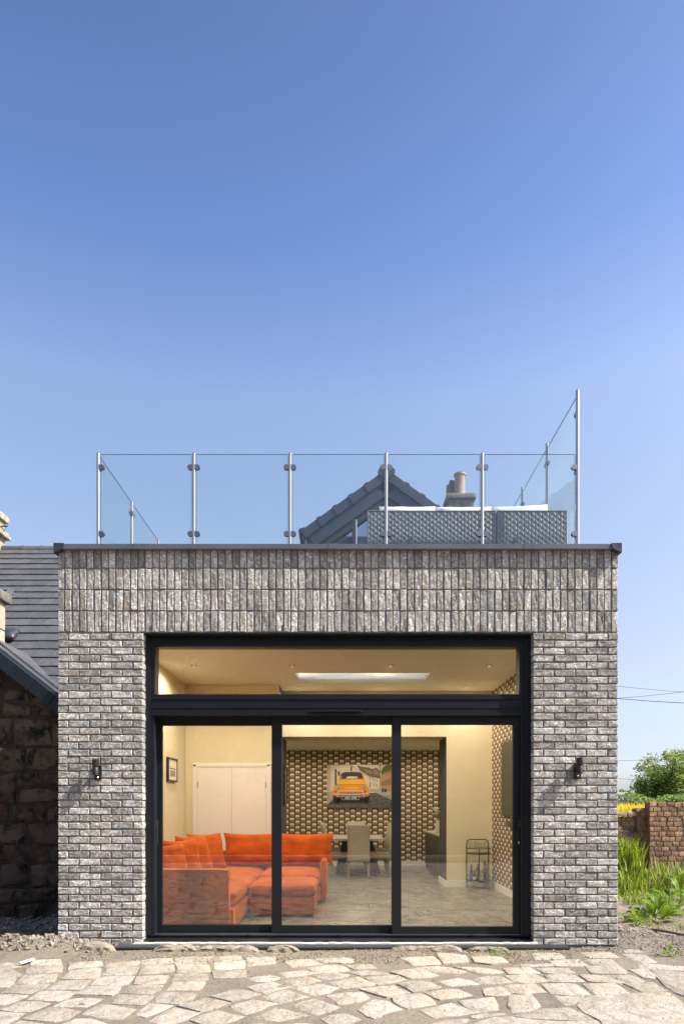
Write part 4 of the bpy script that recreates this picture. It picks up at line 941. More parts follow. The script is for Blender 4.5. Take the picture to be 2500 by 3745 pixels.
# stone chimney head on the wing gable, only its right flank in view
def stack(x0, x1, y0, y1, z0, z1, caps, mat_, nm='chimney', courses=4):
    s = MB(); hh = (z1 - z0) / courses
    for k in range(courses): s.rbox(((x0 + x1) / 2, (y0 + y1) / 2, z0 + k * hh), x1 - x0 - (.012 if k % 2 else 0), y1 - y0, hh - .006, .02, 4)
    o = s.build(nm, mat_, house, smooth=True)
    for (za, zb, g) in caps:
        c = MB(); c.rbox(((x0 + x1) / 2, (y0 + y1) / 2, za), x1 - x0 + 2 * g, y1 - y0 + 2 * g, zb - za, .02, 4, seed=3); c.build('stone_cap', M['stonegrey'] if mat_ is not M['chimstone'] else M['chimstone'], o, smooth=True)
    return o
xc = (22 - 1250) * (WZ + .55) / FPX
stack(xc - .75, xc, WY - .05, WY + .55, 3.25, zt(2205, WY + .55), [(zt(2210, WY + .55), zt(2172, WY + .55), .07)], M['sandstone'], courses=3)
xc2 = (21 - 1250) * 16.1 / FPX
c2 = stack(xc2 - 1.3, xc2, RYR - .75, RYR + .1, 6.7, zt(1892, RYR + .1), [(zt(1975, RYR + .1), zt(1962, RYR + .1), .10), (zt(1960, RYR + .1), zt(1950, RYR + .1), .06), (zt(1915, RYR + .1), zt(1893, RYR + .1), .07)], M['chimstone'], courses=5)
for py, ln in ((1932, .15), (1958, .10), (1946, .08)):
    m = MB(); z_ = zt(py, RYR); m.tube([(xc2 - .1, RYR - .1, z_), (xc2 + ln, RYR - .1, z_ + .01)], .016, 6); m.tube([(xc2 + ln * .8, RYR - .1, z_ + .01), (xc2 + ln * .75, RYR - .12, z_ - .05)], .008, 5); m.build('iron_bracket', M['blackmetal'], c2)
# roof vent and roof window on the main slope
def on_slope(px, py):
    z = 7.075 / (RSL - (HOR - py) / FPX); return P(px, py, z)
pv = on_slope(45, 2335); v = MB(); v.rbox((0, 0, 0), .34, .36, .10, .05, 5, .03); v.xform(Matrix.Translation(pv + Vector((-.06, 0, .03))) @ Rx); v.build('roof_vent', M['lead'], roof, smooth=True)
pw = on_slope(54, 2170); rwm = MB()
for q in ((-.78, 0, -1.1, -1.02), (-.78, 0, -.08, 0), (-.78, -.70, -1.02, -.08), (-.08, 0, -1.02, -.08)): rwm.box(q[0], q[1], q[2], q[3], .02, .11)
rwm.xform(Matrix.Translation(pw) @ Rx); rwo = rwm.build('roof_window', M['coping'], roof)
g = MB().box(-.70, -.08, -1.02, -.08, .05, .07); g.xform(Matrix.Translation(pw) @ Rx); g.build('roof_window_pane', M['screen'], rwo)
# clay pot and stack on the ridge
sx = at(1672, RYR); pz = lambda py: zt(py, RYR)
st = stack(at(1632, RYR), at(1722, RYR), RYR - .3, RYR + .3, 6.9, pz(1842), [(pz(1846), pz(1826), .05)], M['stonegrey'], courses=3)
m = MB(); cx = at(1680, RYR); m.lathe((cx, RYR, pz(1828)), [(.17, 0), (.145, .03), (.135, .06), (.13, .10), (.118, pz(1745) - pz(1828)), (.125, pz(1742) - pz(1828)), (.14, pz(1741) - pz(1828)), (.14, pz(1735) - pz(1828)), (.115, pz(1734) - pz(1828)), (.1, pz(1760) - pz(1828))], 20); m.build('chimney_pot', M['clay'], st, smooth=True)
m = MB()
for a in range(6):
    t = a * math.pi / 6; m.tube([(cx + .115 * math.cos(t) * math.cos(q), RYR + .115 * math.sin(t) * math.cos(q), pz(1737) + .07 * math.sin(q)) for q in [math.pi * k / 8 for k in range(9)]], .003, 4)
m.build('bird_guard', M['steel'], st)
m = MB(); m.rbox((cx - .16, RYR + .16, pz(1828)), .13, .13, .52, .03, 4, seed=2); m.rbox((cx - .24, RYR + .18, pz(1808)), .09, .12, .30, .03, 4, seed=5); m.build('broken_pot', M['stonegrey'], st, smooth=True)
m = MB(); m.lathe((cx, RYR, pz(1834)), [(.22, 0), (.2, .03), (.15, .06), (.12, .07)], 14); m.build('mortar_flaunching', M['stonegrey'], st, smooth=True)

# ------------------------------------------------------------------ dormer behind the terrace, dark clad with a glazed gable
DY = 5.0; dz_ = lambda py: zt(py, DY); dx_ = lambda px: at(px, DY)
ax, az = dx_(1412), dz_(1722); lx, lz = dx_(1106), dz_(1942); dsl = (az - lz) / (ax - lx); rx_ = 2 * ax - lx
dm = MB(); bx0, bx1 = lx + .10, rx_ - .10; wz = lambda x: az - dsl * abs(x - ax)
dorm = None
# side walls, gable board, glazing
dw = MB(); dw.box(bx0, bx0 + .16, DY, 8.0, 4.2, wz(bx0 + .16) - .1); dw.box(bx1 - .16, bx1, DY, 8.0, 4.2, wz(bx1 - .16) - .1)
dw.box(bx0 + .16, bx1 - .16, DY + .06, DY + .16, 4.2, dz_(1957)); dorm = dw.build('dormer', M['cladding'], house)
for k in range(12):
    x = bx0 + .2 + k * .2
    if x < bx1 - .25: MB().box(x, x + .19, DY + .045, DY + .062, 4.2, dz_(1960)).build('clad_board', M['cladding'], dorm)
# sloping barge boards
def slope_piece(name, s0, s1, lo, hi, y0, y1, sg, mt, par):
    e = Vector((math.cos(math.atan(dsl)) * sg, 0, -math.sin(math.atan(dsl)))); nn = Vector((math.sin(math.atan(dsl)) * sg, 0, math.cos(math.atan(dsl)))); o0 = Vector((ax, 0, az))
    vs = [o0 + e * s_ + nn * t_ + Vector((0, yq, 0)) for t_ in (lo, hi) for (s_, yq) in ((s0, y0), (s1, y0), (s1, y1), (s0, y1))]
    fs = [(0, 3, 2, 1), (4, 5, 6, 7), (0, 1, 5, 4), (1, 2, 6, 5), (2, 3, 7, 6), (3, 0, 4, 7)]
    if sg < 0: fs = [f[::-1] for f in fs]
    return MB().add(vs, fs).build(name, mt, par)
SL = math.hypot(ax - lx, az - lz)
for sg in (-1, 1):
    slope_piece('barge_board', .0, SL - .02, -.36, -.13, DY - .03, DY + .02, sg, M['cladding'], dorm)
    slope_piece('window_head', .05, SL - .1, -.47, -.362, DY + .01, DY + .08, sg, M['blackwood'], dorm)
    slope_piece('dormer_roof', .0, SL + .05, -.12, -.06, DY + .02, 8.6, sg, M['slate'], dorm)
    n = 5; L = (SL - .12) / n
    for k in range(n):
        s0 = .14 + k * L
        o = slope_piece('verge_tile', s0, s0 + L * .97, -.15, .0, DY - .07, DY + .16, sg, M['dormtile'], dorm)
        slope_piece('verge_lip', s0 + L * .80, s0 + L * 1.04, -.165, .014, DY - .085, DY + .165, sg, M['dormtile'], o)
    k = MB(); k.tube([(ax + sg * (SL + .02) * math.cos(math.atan(dsl)), DY - .05, lz - .02), (ax + sg * (SL + .02) * math.cos(math.atan(dsl)), 8.0, lz - .02)], .055, 10); k.build('gutter', M['blackwood'], dorm, smooth=True)
    k = MB(); gx = ax + sg * (SL - .05) * math.cos(math.atan(dsl)); k.tube([(gx, DY - .02, lz - .05), (gx + .02 * -sg, DY + .0, lz - .4), (gx - .02 * sg, DY + .0, 4.3)], .035, 8); k.build('downpipe', M['blackwood'], dorm, smooth=True)
rc = MB(); rc.prism([(ax - .14, az - .10), (ax - .15, az - .02), (ax - .06, az + .055), (ax, az + .075), (ax + .06, az + .055), (ax + .15, az - .02), (ax + .14, az - .10), (ax, az - .2)], DY - .09, DY + .14); rc.build('ridge_cap', M['dormtile'], dorm)
rc = MB(); rc.prism([(ax - .14, az - .10), (ax, az + .02), (ax + .14, az - .10)], DY + .14, 8.6); rc.build('dormer_ridge', M['dormtile'], dorm)
gl = MB(); gl.prism([(bx0 + .2, dz_(1957)), (bx1 - .2, dz_(1957)), (ax, az - .5)], DY + .09, DY + .11)
M['gableglass'] = pm('solar_control_gable_glass', (.30, .34, .40), (.28, .32, .38), 2, .03, metal=1)
gl.build('gable_pane', M['gableglass'], dorm)
dl = MB(); dxa = dx_(1287); dl.box(dxa, dxa + .03, DY - .55, DY + .04, 4.22, dz_(1945)); dl.box(dxa + .03, dxa + .055, DY - .55, DY - .50, 4.22, dz_(1949)); dl.build('open_casement', M['cladding'], dorm)
MB().tube([(dxa + .062, DY - .58, 4.22), (dxa + .062, DY - .58, dz_(1950))], .012, 8).build('casement_edge', M['steel'], dorm)
# dining ceiling void closed, terrace parapet at the back
MB().box(-3.2, 4.4, 4.84, 5.0, 4.1, 4.24).build('eaves_flashing', M['lead'], house)

# ================================================================== ROOM CONTENTS
FZ = .0515
def downlight(x, y, z, n, watts=11.0, label='small round recessed downlight glowing in the ceiling of the lounge', group='recessed ceiling downlights'):
    t = thing('downlight', label, 'downlight', (x, y, z), group)
    m = MB(); m.lathe((x, y, z), [(.047, -.001), (.047, -.006), (.030, -.0075), (.0245, -.003)], 18); m.build('trim_ring', M['satin'], t, smooth=True)
    m = MB(); m.lathe((x, y, z), [(0, -.0032), (.024, -.0032), (.024, -.001), (0, -.001)], 16); m.build('lens', M['lampglow'], t)
    ld = bpy.data.lights.new('downlight_lamp', 'SPOT'); ld.energy = watts; ld.color = (1, .875, .69); ld.spot_size = R(172); ld.spot_blend = .5; ld.shadow_soft_size = .04
    lo = bpy.data.objects.new('downlight_lamp', ld); col.objects.link(lo); lo.parent = t; lo.location = (0, 0, -.02)
M['lampglow'] = emis('warm_lamp_glow', (1, .88, .66), 1.0)
LW = 47.0
for x, lx_ in ((-2.13, 'by the cream side wall'), (-.72, 'at the sofa end of the rooflight'), (.70, 'at the rooflight middle'), (2.12, 'by the papered side wall')):
    for y, ly_ in ((.9, 'close behind the glazed doors'), (2.65, 'before the rooflight'), (4.4, 'beyond the rooflight')):
        if y > 4 and x < -1: continue
        downlight(x, y, 3.5, 0, LW * (1.7 if x < -2 else 1.0), 'small ceiling downlight ' + ly_ + ', ' + lx_)
for x in (-1.4, .3, 2.0):
    for y in (6.5, 8.1): downlight(x, y, 2.80, 0, LW * .75, 'recessed downlight in the lower ceiling of the dining room', 'dining room downlights')

# ---- orange corner sofa
sofa = thing('corner_sofa', 'large orange velvet corner sofa behind the left hand sliding door', 'sofa', (-1.5, 2.2, FZ))
LX0, LX1 = -2.57, -1.22; LY0, LY1 = .52, 3.75; BX1 = -.30
m = MB(); m.rbox(((LX0 + LX1) / 2, (LY0 + LY1) / 2, FZ + .03), LX1 - LX0, LY1 - LY0 - .02, .24, .03, 4); m.build('base', M['orange'], sofa, smooth=True)
m = MB(); m.rbox(((LX1 + BX1) / 2, 3.25, FZ + .03), BX1 - LX1 - .01, 1.0, .24, .03, 4); m.build('base', M['orange'], sofa, smooth=True)
m = MB(); m.rbox(((LX0 + LX1) / 2 - .02, LY0 + .06, FZ + .02), LX1 - LX0 - .06, .13, .70, .03, 5, seed=4); m.build('arm', M['orange'], sofa, smooth=True)
m = MB(); m.rbox((LX0 + .1, (LY0 + LY1) / 2 + .1, FZ + .2), .18, LY1 - LY0 - .2, .5, .05, 5); m.build('backrest', M['orange'], sofa, smooth=True)
m = MB(); m.rbox(((LX0 + BX1) / 2 + .1, 3.86, FZ + .03), BX1 - LX0 - .1, .16, .68, .05, 5); m.build('backrest', M['orange'], sofa, smooth=True)
m = MB(); m.rbox((BX1 + .03, 3.32, FZ + .04), .10, 1.05, .59, .045, 5, seed=8); m.build('arm', M['orange'], sofa, smooth=True)
for (cx, cy, w_, d_) in ((-1.74, 1.12, 1.06, .96), (-1.74, 2.10, 1.06, .96), (-1.74, 3.12, 1.06, 1.04), (-.76, 3.20, .90, 1.02)):
    m = MB(); m.rbox((cx, cy, FZ + .275), w_ - .01, d_ - .01, .17, .07, 8, .05, seed=cy * 3); m.build('seat_cushion', M['orange'], sofa, smooth=True)
def big_cushion(cx, cy, w_, rz, seed, lean=-14, hgt=.54, par=sofa, name='back_cushion', zc=.50):
    m = MB(); pillow(m, (cx, cy, FZ + zc + hgt / 2 - .03), w_, hgt, .27, Matrix.Rotation(R(rz), 4, 'Z') @ Matrix.Rotation(R(lean), 4, 'X'), seed, 14, .10); return m.build(name, M['orange'], par, smooth='all')
big_cushion(at(918, 3.5), 3.56, .90, 1, 1.3); big_cushion(at(1114, 3.5), 3.54, .92, -2, 4.1)
def throw(cx, cy, rz, rx_a, seed, label, w_=.60, hgt=.60, zc=.46):
    o = big_cushion(cx, cy, w_, rz, seed, rx_a, hgt, None, 'throw_cushion', zc); tag(o, label, 'cushion', 'orange cushions along the sofa back'); return o
throw(-2.02, 3.00, 44, -14, 2.0, 'orange cushion in the inner corner of the sofa against the back cushion')
throw(-2.08, 2.45, 60, -18, 3.0, 'orange cushion with the tallest pointed corner next to the corner cushion')
throw(-2.12, 1.86, 52, -16, 5.0, 'orange cushion in the middle of the row leaning along the wall', .58, .57)
throw(-2.16, 1.25, 46, -20, 6.0, 'orange cushion next to the sofa end panel, nearest the window glass', .58, .54)
ott = thing('footstool', 'square orange velvet footstool standing in front of the corner sofa', 'footstool', (-.76, 2.0, FZ))
m = MB(); m.rbox((-.765, 1.985, FZ + .03), .84, .84, .235, .03, 4); m.build('base', M['orange'], ott, smooth=True)
m = MB(); m.rbox((-.765, 1.985, FZ + .255), .86, .86, .17, .07, 8, .035, seed=2.2); m.build('seat_cushion', M['orange'], ott, smooth=True)
for sx_ in (-1.13, -.40):
    for sy_ in (1.62, 2.35): MB().box(sx_ - .025, sx_ + .025, sy_ - .025, sy_ + .025, FZ, FZ + .035).build('foot', M['darkfoot'], ott)
for (fx, fy_) in ((-2.5, .6), (-1.28, .75), (-1.3, 3.6), (-.4, 3.65), (-2.5, 3.6)): MB().box(fx - .025, fx + .025, fy_ - .025, fy_ + .025, FZ, FZ + .035).build('foot', M['darkfoot'], sofa)

# ---- dining table and chairs
TX = .324
tab = thing('dining_table', 'pale oak dining table with a black slanting base in the dining room', 'table', (TX, 7.35, FZ))
m = MB(); m.rbox((TX, 7.35, .775), 1.03, 1.86, .05, .008, 3); m.build('table_top', M['tabletop'], tab, smooth=True)
for sy_ in (6.85, 7.85):
    for sg in (-1, 1):
        m = MB(); m.add([(TX + sg * .16, sy_ - .05, .774), (TX + sg * .30, sy_ - .05, .774), (TX + sg * .30, sy_ + .05, .774), (TX + sg * .16, sy_ + .05, .774), (TX + sg * .30, sy_ - .05, FZ + .03), (TX + sg * .46, sy_ - .05, FZ + .03), (TX + sg * .46, sy_ + .05, FZ + .03), (TX + sg * .30, sy_ + .05, FZ + .03)],
                     [(0, 1, 2, 3), (4, 7, 6, 5), (0, 4, 5, 1), (1, 5, 6, 2), (2, 6, 7, 3), (3, 7, 4, 0)]); m.build('leg', M['blackwood'], tab)
m = MB(); m.box(TX - .36, TX + .36, 6.80, 7.9, FZ + .001, FZ + .03); m.build('base_plate', M['blackwood'], tab)
def chair(name='dining_chair'):
    t = thing(name, 'x', 'chair', (0, 0, 0))       # faces +Y, origin at floor
    m = MB(); m.rbox((0, .0, .34), .46, .46, .15, .05, 6, .015); m.build('seat', M['chairfab'], t, smooth=True)
    m = MB(); n = len(m.v); m.rbox((0, 0, 0), .44, .09, .73, .04, 6)
    m.v = [(v[0], v[1] - .215 - .10 * ((v[2]) / .73) ** 1.6, v[2] + .33) for v in m.v]; m.build('backrest', M['chairfab'], t, smooth=True)
    m = MB(); m.tube([(-.19, -.262, .48), (-.19, -.285, .8), (-.19, -.352, 1.03), (.19, -.352, 1.03), (.19, -.285, .8), (.19, -.262, .48)], .004, 5); m.build('piping', M['chairfab'], t, smooth=True)
    for sx_ in (-1, 1):
        for sy_ in (-1, 1):
            m = MB(); m.tube([(sx_ * .19, sy_ * .19, .36), (sx_ * .195, sy_ * .20 + (-.02 if sy_ < 0 else 0), 0)], [.024, .017], 6); m.build('leg', M['chairleg'], t)
    return t
ch0 = chair(); CG = 'upholstered chairs round the dining table'
def place_chair(o, x, y, rz, label):
    o.location = (x, y, FZ); o.rotation_euler = (0, 0, R(rz)); tag(o, label, 'chair', CG)
place_chair(ch0, TX + .0, 6.34, 0, 'taupe upholstered dining chair with its back turned, at the end of the table')
for (x, y, rz, lb) in ((TX, 8.42, 180, 'taupe dining chair at the far end of the table by the papered wall'), (TX - .43, 7.0, -88, 'taupe dining chair on the sofa side of the table, close to its near corner'), (TX - .44, 7.75, -92, 'taupe dining chair on the sofa side of the table, beyond its neighbour'),
                       (TX + .43, 6.95, 88, 'taupe dining chair on the sideboard side of the table, close to its near corner'), (TX + .43, 7.75, 92, 'taupe dining chair on the sideboard side of the table, beyond its neighbour')):
    place_chair(dup(ch0), x, y, rz, lb)
# ---- sideboard, vase with flowers
sb = thing('sideboard', 'dark grained sideboard with a pale top beyond the opening', 'sideboard', (2.3, 7.3, FZ))
m = MB(); m.box(1.935, 2.5, 6.11, 8.6, FZ, .865); m.build('carcass', M['darkwood'], sb)
m = MB(); m.rbox((2.21, 7.35, .866), .60, 2.56, .042, .006, 3); m.build('worktop', M['worktop'], sb, smooth=True)
for k in range(4):
    y0 = 6.13 + k * .617; d = MB().box(1.915, 1.934, y0, y0 + .605, .15, .855).build('cupboard_door', M['darkwood'], sb)
    MB().tube([(1.913, y0 + .53, .58), (1.89, y0 + .53, .60), (1.89, y0 + .53, .72), (1.913, y0 + .53, .74)], .006, 6).build('handle', M['satin'], d)
vx, vy = at(1600, 6.75), 6.75
va_ = thing('vase', 'slim white ceramic vase on the sideboard', 'vase', (vx, vy, .909))
m = MB(); m.lathe((vx, vy, .909), [(.035, 0), (.046, .03), (.052, .12), (.048, .2), (.036, .26), (.040, .285), (.032, .28), (.028, .25)], 18); m.build('body', M['ceramic'], va_, smooth=True)
fw = thing('flowers', 'bunch of white flowers standing in the ceramic vase', 'flowers', (vx, vy, 1.12))
for k in range(12):
    a = rnd.uniform(0, 6.28); r_ = rnd.uniform(.01, .10); tip = Vector((vx + r_ * math.cos(a) - .02, vy + r_ * math.sin(a), 1.36 + rnd.uniform(-.06, .09)))
    MB().tube([(vx, vy, 1.13), ((vx + tip.x) / 2, (vy + tip.y) / 2, 1.27), tip], .0025, 4).build('stem', M['stem'], fw)
    m = MB()
    for q in range(9):
        t = q * 2.4; d = Vector((math.cos(t), math.sin(t), .5 + .5 * (q % 3))).normalized() * .026; s_ = d.orthogonal().normalized() * .012
        m.add([tip, tip + d * .6 + s_, tip + d, tip + d * .6 - s_], [(0, 1, 2, 3)])
    for q in range(3):
        lp = tip - Vector((0, 0, .03 + .03 * q)); d = Vector((math.cos(q * 2.1 + a), math.sin(q * 2.1 + a), .3)) * .035; s_ = d.orthogonal().normalized() * .008; m.add([lp, lp + d * .5 + s_, lp + d, lp + d * .5 - s_], [(0, 1, 2, 3)], 1)
    m.build('flower_head', [M['petal'], M['stem']], fw)

# ---- drinks trolley, glasses, bottles
CX, CY = 2.365, 4.62
cart = thing('drinks_trolley', 'half round black metal drinks trolley with two glass shelves in the room corner', 'trolley', (CX, CY, FZ))
def dshape(z, r=.205, y0=CY + .12, n=18): return [(CX - r, y0, z)] + [(CX - r * math.cos(math.pi * k / n), y0 - .08 - .21 * math.sin(math.pi * k / n), z) for k in range(n + 1)] + [(CX + r, y0, z), (CX - r, y0, z)]
for z, nm in ((.655, 'upper_shelf'), (.185, 'lower_shelf')):
    m = MB(); m.tube(dshape(z), .011, 6, cap=False); so = m.build(nm, M['blackmetal'], cart, smooth=True)
    ring = dshape(z)[:-1]; n = len(ring); g = MB(); g.add([(p[0], p[1], z - .004) for p in ring] + [(p[0], p[1], z + .004) for p in ring], [tuple(range(n - 1, -1, -1)), tuple(range(n, 2 * n))]); g.build('glass_plate', M['screen'] if z < .3 else M['clear'], so)
    m = MB(); m.tube(dshape(z + .088, .207), .005, 6, cap=False); m.build('gallery_rail', M['blackmetal'], so, smooth=True)
m = MB(); yb_ = CY + .12
m.tube([(CX - .19, yb_, .13), (CX - .19, yb_, .83), (CX - .175, yb_, .875), (CX - .14, yb_, .892), (CX + .14, yb_, .892), (CX + .175, yb_, .875), (CX + .19, yb_, .83), (CX + .19, yb_, .13)], .010, 8); m.build('push_handle', M['blackmetal'], cart, smooth=True)
for (px_, py_) in ((CX - .03, CY - .165),): MB().tube([(px_, py_, .14), (px_, py_, .742)], .009, 8).build('upright', M['blackmetal'], cart, smooth=True)
for (wx, wy) in ((CX - .18, yb_), (CX + .18, yb_), (CX - .12, CY - .10), (CX + .12, CY - .10)):
    m = MB(); m.tube([(wx, wy, .18), (wx, wy, .10)], .008, 6); m.tube([(wx - .012, wy, FZ + .026), (wx + .012, wy, FZ + .026)], .026, 12); m.build('castor', M['castor'], cart, smooth=True)
def wineglass(x, y, label, z=.661, s=1.0):
    m = MB(); m.lathe((x, y, z), [(.034 * s, 0), (.034 * s, .002), (.004, .008), (.0035, .085 * s), (.012, .095 * s), (.036 * s, .12 * s), (.043 * s, .15 * s), (.040 * s, .185 * s), (.033 * s, .215 * s), (.0315 * s, .215 * s), (.038 * s, .185 * s), (.041 * s, .15 * s), (.034 * s, .122 * s), (0, .1 * s)], 18)
    o = m.build('wine_glass', M['clear'], smooth='all'); tag(o, label, 'wine glass', 'glasses on the trolley')
wineglass(CX - .155, CY - .02, 'stemmed wine glass at the open end of the trolley shelf, beside the upright'); wineglass(CX - .075, CY - .10, 'stemmed wine glass at the front middle of the trolley shelf'); wineglass(CX - .03, CY + .05, 'stemmed wine glass behind the middle glass on the trolley shelf'); wineglass(CX + .12, CY - .03, 'stemmed wine glass by the papered wall on the trolley shelf')
m = MB(); m.lathe((CX + .045, CY + .06, .661), [(.035, 0), (.035, .002), (.004, .008), (.0035, .10), (.055, .175), (.0535, .175), (0, .106)], 18); o = m.build('cocktail_glass', M['clear'], smooth='all'); tag(o, 'wide conical cocktail glass between the wine glasses on the trolley', 'cocktail glass', 'glasses on the trolley')
def bottle(x, y, r, h, nk, cglass, ccap, clabel, label, z=.191, caph=.05):
    t = thing('bottle', label, 'bottle', (x, y, z), 'bottles on the trolley')
    m = MB(); m.lathe((x, y, z), [(r * .9, 0), (r, .008), (r, h * .55), (r * .85, h * .64), (nk, h * .74), (nk, h - caph * .3), (nk * .9, h - .002)], 16); m.build('body', pm('bottle_glass_' + str(len(bpy.data.materials)), cglass, None, 4, .12, spec=.6), t, smooth=True)
    m = MB(); m.lathe((x, y, z), [(nk * 1.12, h - caph), (nk * 1.12, h), (0, h + .001)], 14); m.build('cap', pm('bottle_cap_' + str(len(bpy.data.materials)), ccap, None, 4, .4), t, smooth=True)
    if clabel: m = MB(); m.lathe((x, y, z), [(r + .0008, h * .12), (r + .0012, h * .13), (r + .0012, h * .44), (r + .0008, h * .45)], 16); m.build('paper_label', pm('bottle_label_' + str(len(bpy.data.materials)), clabel, None, 30, .6), t, smooth=True)
bottle(CX - .125, CY + .04, .030, .27, .013, (.10, .12, .16), (.01, .02, .12), (.03, .16, .55), 'bottle with a tall dark blue cap and bright blue neck', caph=.13)
bottle(CX - .09, CY - .07, .033, .185, .014, (.12, .03, .012), (.30, .05, .015), (.68, .62, .55), 'short reddish bottle with an orange top and a pale label')
bottle(CX - .005, CY + .06, .034, .33, .014, (.03, .10, .015), (.55, .55, .5), (.62, .6, .5), 'tallest green glass bottle with a silver top')
bottle(CX - .012, CY - .02, .03, .255, .014, (.02, .015, .01), (.30, .015, .02), None, 'dark bottle with a red foil top')
bottle(CX + .028, CY - .10, .034, .19, .013, (.35, .33, .28), (.45, .22, .02), (.50, .47, .40), 'clear bottle with an amber neck and a pale printed label', caph=.06)
bottle(CX + .09, CY - .02, .042, .32, .015, (.10, .095, .07), (.01, .014, .02), (.02, .018, .016), 'broad shouldered bottle with a dark navy cap and dark label')
bottle(CX + .135, CY + .03, .036, .295, .013, (.22, .20, .14), (.33, .012, .02), None, 'pale bottle with a bulging red stopper, close to the papered wall', caph=.035)

# ---- pictures and screen
pf = thing('picture_frame', 'small black framed print on the cream wall above the sofa', 'picture', (-2.6, 3.25, 1.86))
yA, yB, zA, zB = 2.98, 3.53, 1.85, 2.21
m = MB(); 
for q in ((yA, yA + .025, zA, zB), (yB - .025, yB, zA, zB), (yA + .025, yB - .025, zA, zA + .025), (yA + .025, yB - .025, zB - .025, zB)): m.box(-2.6149, -2.575, q[0], q[1], q[2], q[3])
m.build('frame', M['frameblk'], pf); MB().box(-2.612, -2.585, yA + .026, yB - .026, zA + .026, zB - .026).build('mount', M['mount'], pf)
MB().box(-2.5848, -2.5838, yA + .12, yB - .12, zA + .08, zB - .19).build('print', M['fig'], pf); MB().box(-2.5848, -2.5838, yA + .10, yB - .10, zB - .17, zB - .155).build('caption_line', M['frameblk'], pf)
pj = thing('picture_frame', 'narrow framed collage hung on the dark side of the wide opening', 'picture', (-1.03, 5.2, 1.52))
yA, yB, zA, zB = 4.92, 5.52, 1.515, 2.20
m = MB(); fx0 = WO0 + .0085
for q in ((yA, yA + .03, zA, zB), (yB - .03, yB, zA, zB), (yA + .03, yB - .03, zA, zA + .03), (yA + .03, yB - .03, zB - .03, zB)): m.box(fx0, fx0 + .04, q[0], q[1], q[2], q[3])
m.build('frame', M['frameblk'], pj); MB().box(fx0 + .001, fx0 + .022, yA + .031, yB - .031, zA + .031, zB - .031).build('mount', flat('dark_collage_mount', (.10, .07, .05)), pj)
cm = [flat('collage_cream', (.5, .4, .3)), flat('collage_rust', (.3, .1, .05)), flat('collage_brown', (.18, .12, .08))]
for i in range(5):
    for j in range(3): MB().box(fx0 + .0225, fx0 + .0235, yA + .07 + j * .16, yA + .19 + j * .16, zA + .06 + i * .118, zA + .15 + i * .118).build('collage_photo', cm[(i * 2 + j) % 3], pj)
tvx = thing('television', 'large dark flat screen on the papered side wall', 'television', (2.62, 3.2, 1.3))
MB().box(2.598, 2.6395, 2.25, 3.98, 1.32, 2.50).build('casing', M['frameblk'], tvx); MB().box(2.5955, 2.5978, 2.265, 3.965, 1.335, 2.485).build('screen', M['screen'], tvx)
sbr = MB().box(2.57, 2.6395, 2.6, 3.55, 1.17, 1.245).build('soundbar', M['screen']); tag(sbr, 'slim dark soundbar on the papered wall under the big screen', 'soundbar')

# ---- canvas print of an orange car in a cobbled lane
pp = thing('car_picture', 'wide canvas picture of an orange vintage car in a cobbled lane', 'picture', (.4, 9.09, 1.42))
PX0, PX1, PZ0_, PZ1_ = at(1195, 9.05), at(1430, 9.05), zt(2955.6, 9.05), zt(2797, 9.05)
MB().box(PX0, PX1, 9.062, 9.0995, PZ0_, PZ1_).build('canvas', M['mount'], pp)
cols_ = {}
pr = MB(); mats_ = []
depth = [9.0615]
def ink(c, *polys):
    if c not in cols_: cols_[c] = len(mats_); mats_.append(flat('ink_%d' % len(mats_), c, .5))
    for poly in polys:
        vs = [(PX0 + (x - 85) / 1315 * (PX1 - PX0), depth[0], PZ1_ - (y - 205) / 890 * (PZ1_ - PZ0_)) for x, y in poly]
        pr.add(vs, [tuple(range(len(vs)))], cols_[c])
    depth[0] -= .0003
def rect(a, b, c, d): return [(a, b), (c, b), (c, d), (a, d)]
def ell(x, y, a, b=None, n=18): return [(x + a * math.cos(2 * math.pi * k / n), y + (b or a) * math.sin(2 * math.pi * k / n)) for k in range(n)]
ink((.78, .70, .58), rect(85, 205, 1400, 1095))
ink((.15, .11, .09), [(690, 215), (850, 250), (950, 260), (1000, 290), (1100, 265), (1160, 330), (1160, 490), (950, 440), (830, 370), (760, 320)])
ink((.28, .20, .14), [(830, 290), (1000, 330), (1000, 400), (900, 380)], [(1020, 300), (1090, 290), (1150, 350), (1150, 440), (1030, 390)])
ink((.66, .55, .40), [(85, 205), (600, 205), (760, 320), (950, 440), (1150, 490), (1150, 672), (950, 672), (85, 750)])
ink((.50, .40, .28), [(85, 205), (160, 205), (160, 745), (85, 750)], [(600, 205), (760, 320), (950, 440), (940, 470), (750, 350), (600, 235)])
ink((.10, .085, .08), rect(245, 290, 285, 640), rect(310, 340, 350, 430), rect(565, 235, 600, 330), rect(1010, 450, 1024, 512), rect(960, 435, 971, 500), rect(1053, 470, 1064, 530), rect(955, 565, 972, 670), rect(1045, 590, 1055, 640), rect(1085, 595, 1092, 670), rect(1112, 595, 1120, 670), rect(1103, 500, 1111, 550), [(790, 320), (830, 310), (880, 345), (870, 365)], [(890, 370), (930, 365), (980, 415), (960, 420)])
ink((.44, .27, .13), [(1180, 420), (1400, 250), (1400, 780), (1190, 690)])
ink((.30, .17, .08), [(1180, 560), (1400, 480), (1400, 620), (1185, 640)], [(1290, 330), (1400, 250), (1400, 330), (1300, 390)])
ink((.13, .15, .04), [(1180, 345), (1230, 260), (1300, 215), (1400, 210), (1400, 285), (1300, 350), (1200, 415)])
ink((.42, .38, .33), [(950, 690), (1190, 690), (1400, 780), (1400, 915), (1060, 775), (950, 760)])
ink((.40, .33, .25), [(85, 757), (215, 742), (225, 900), (85, 1030)])
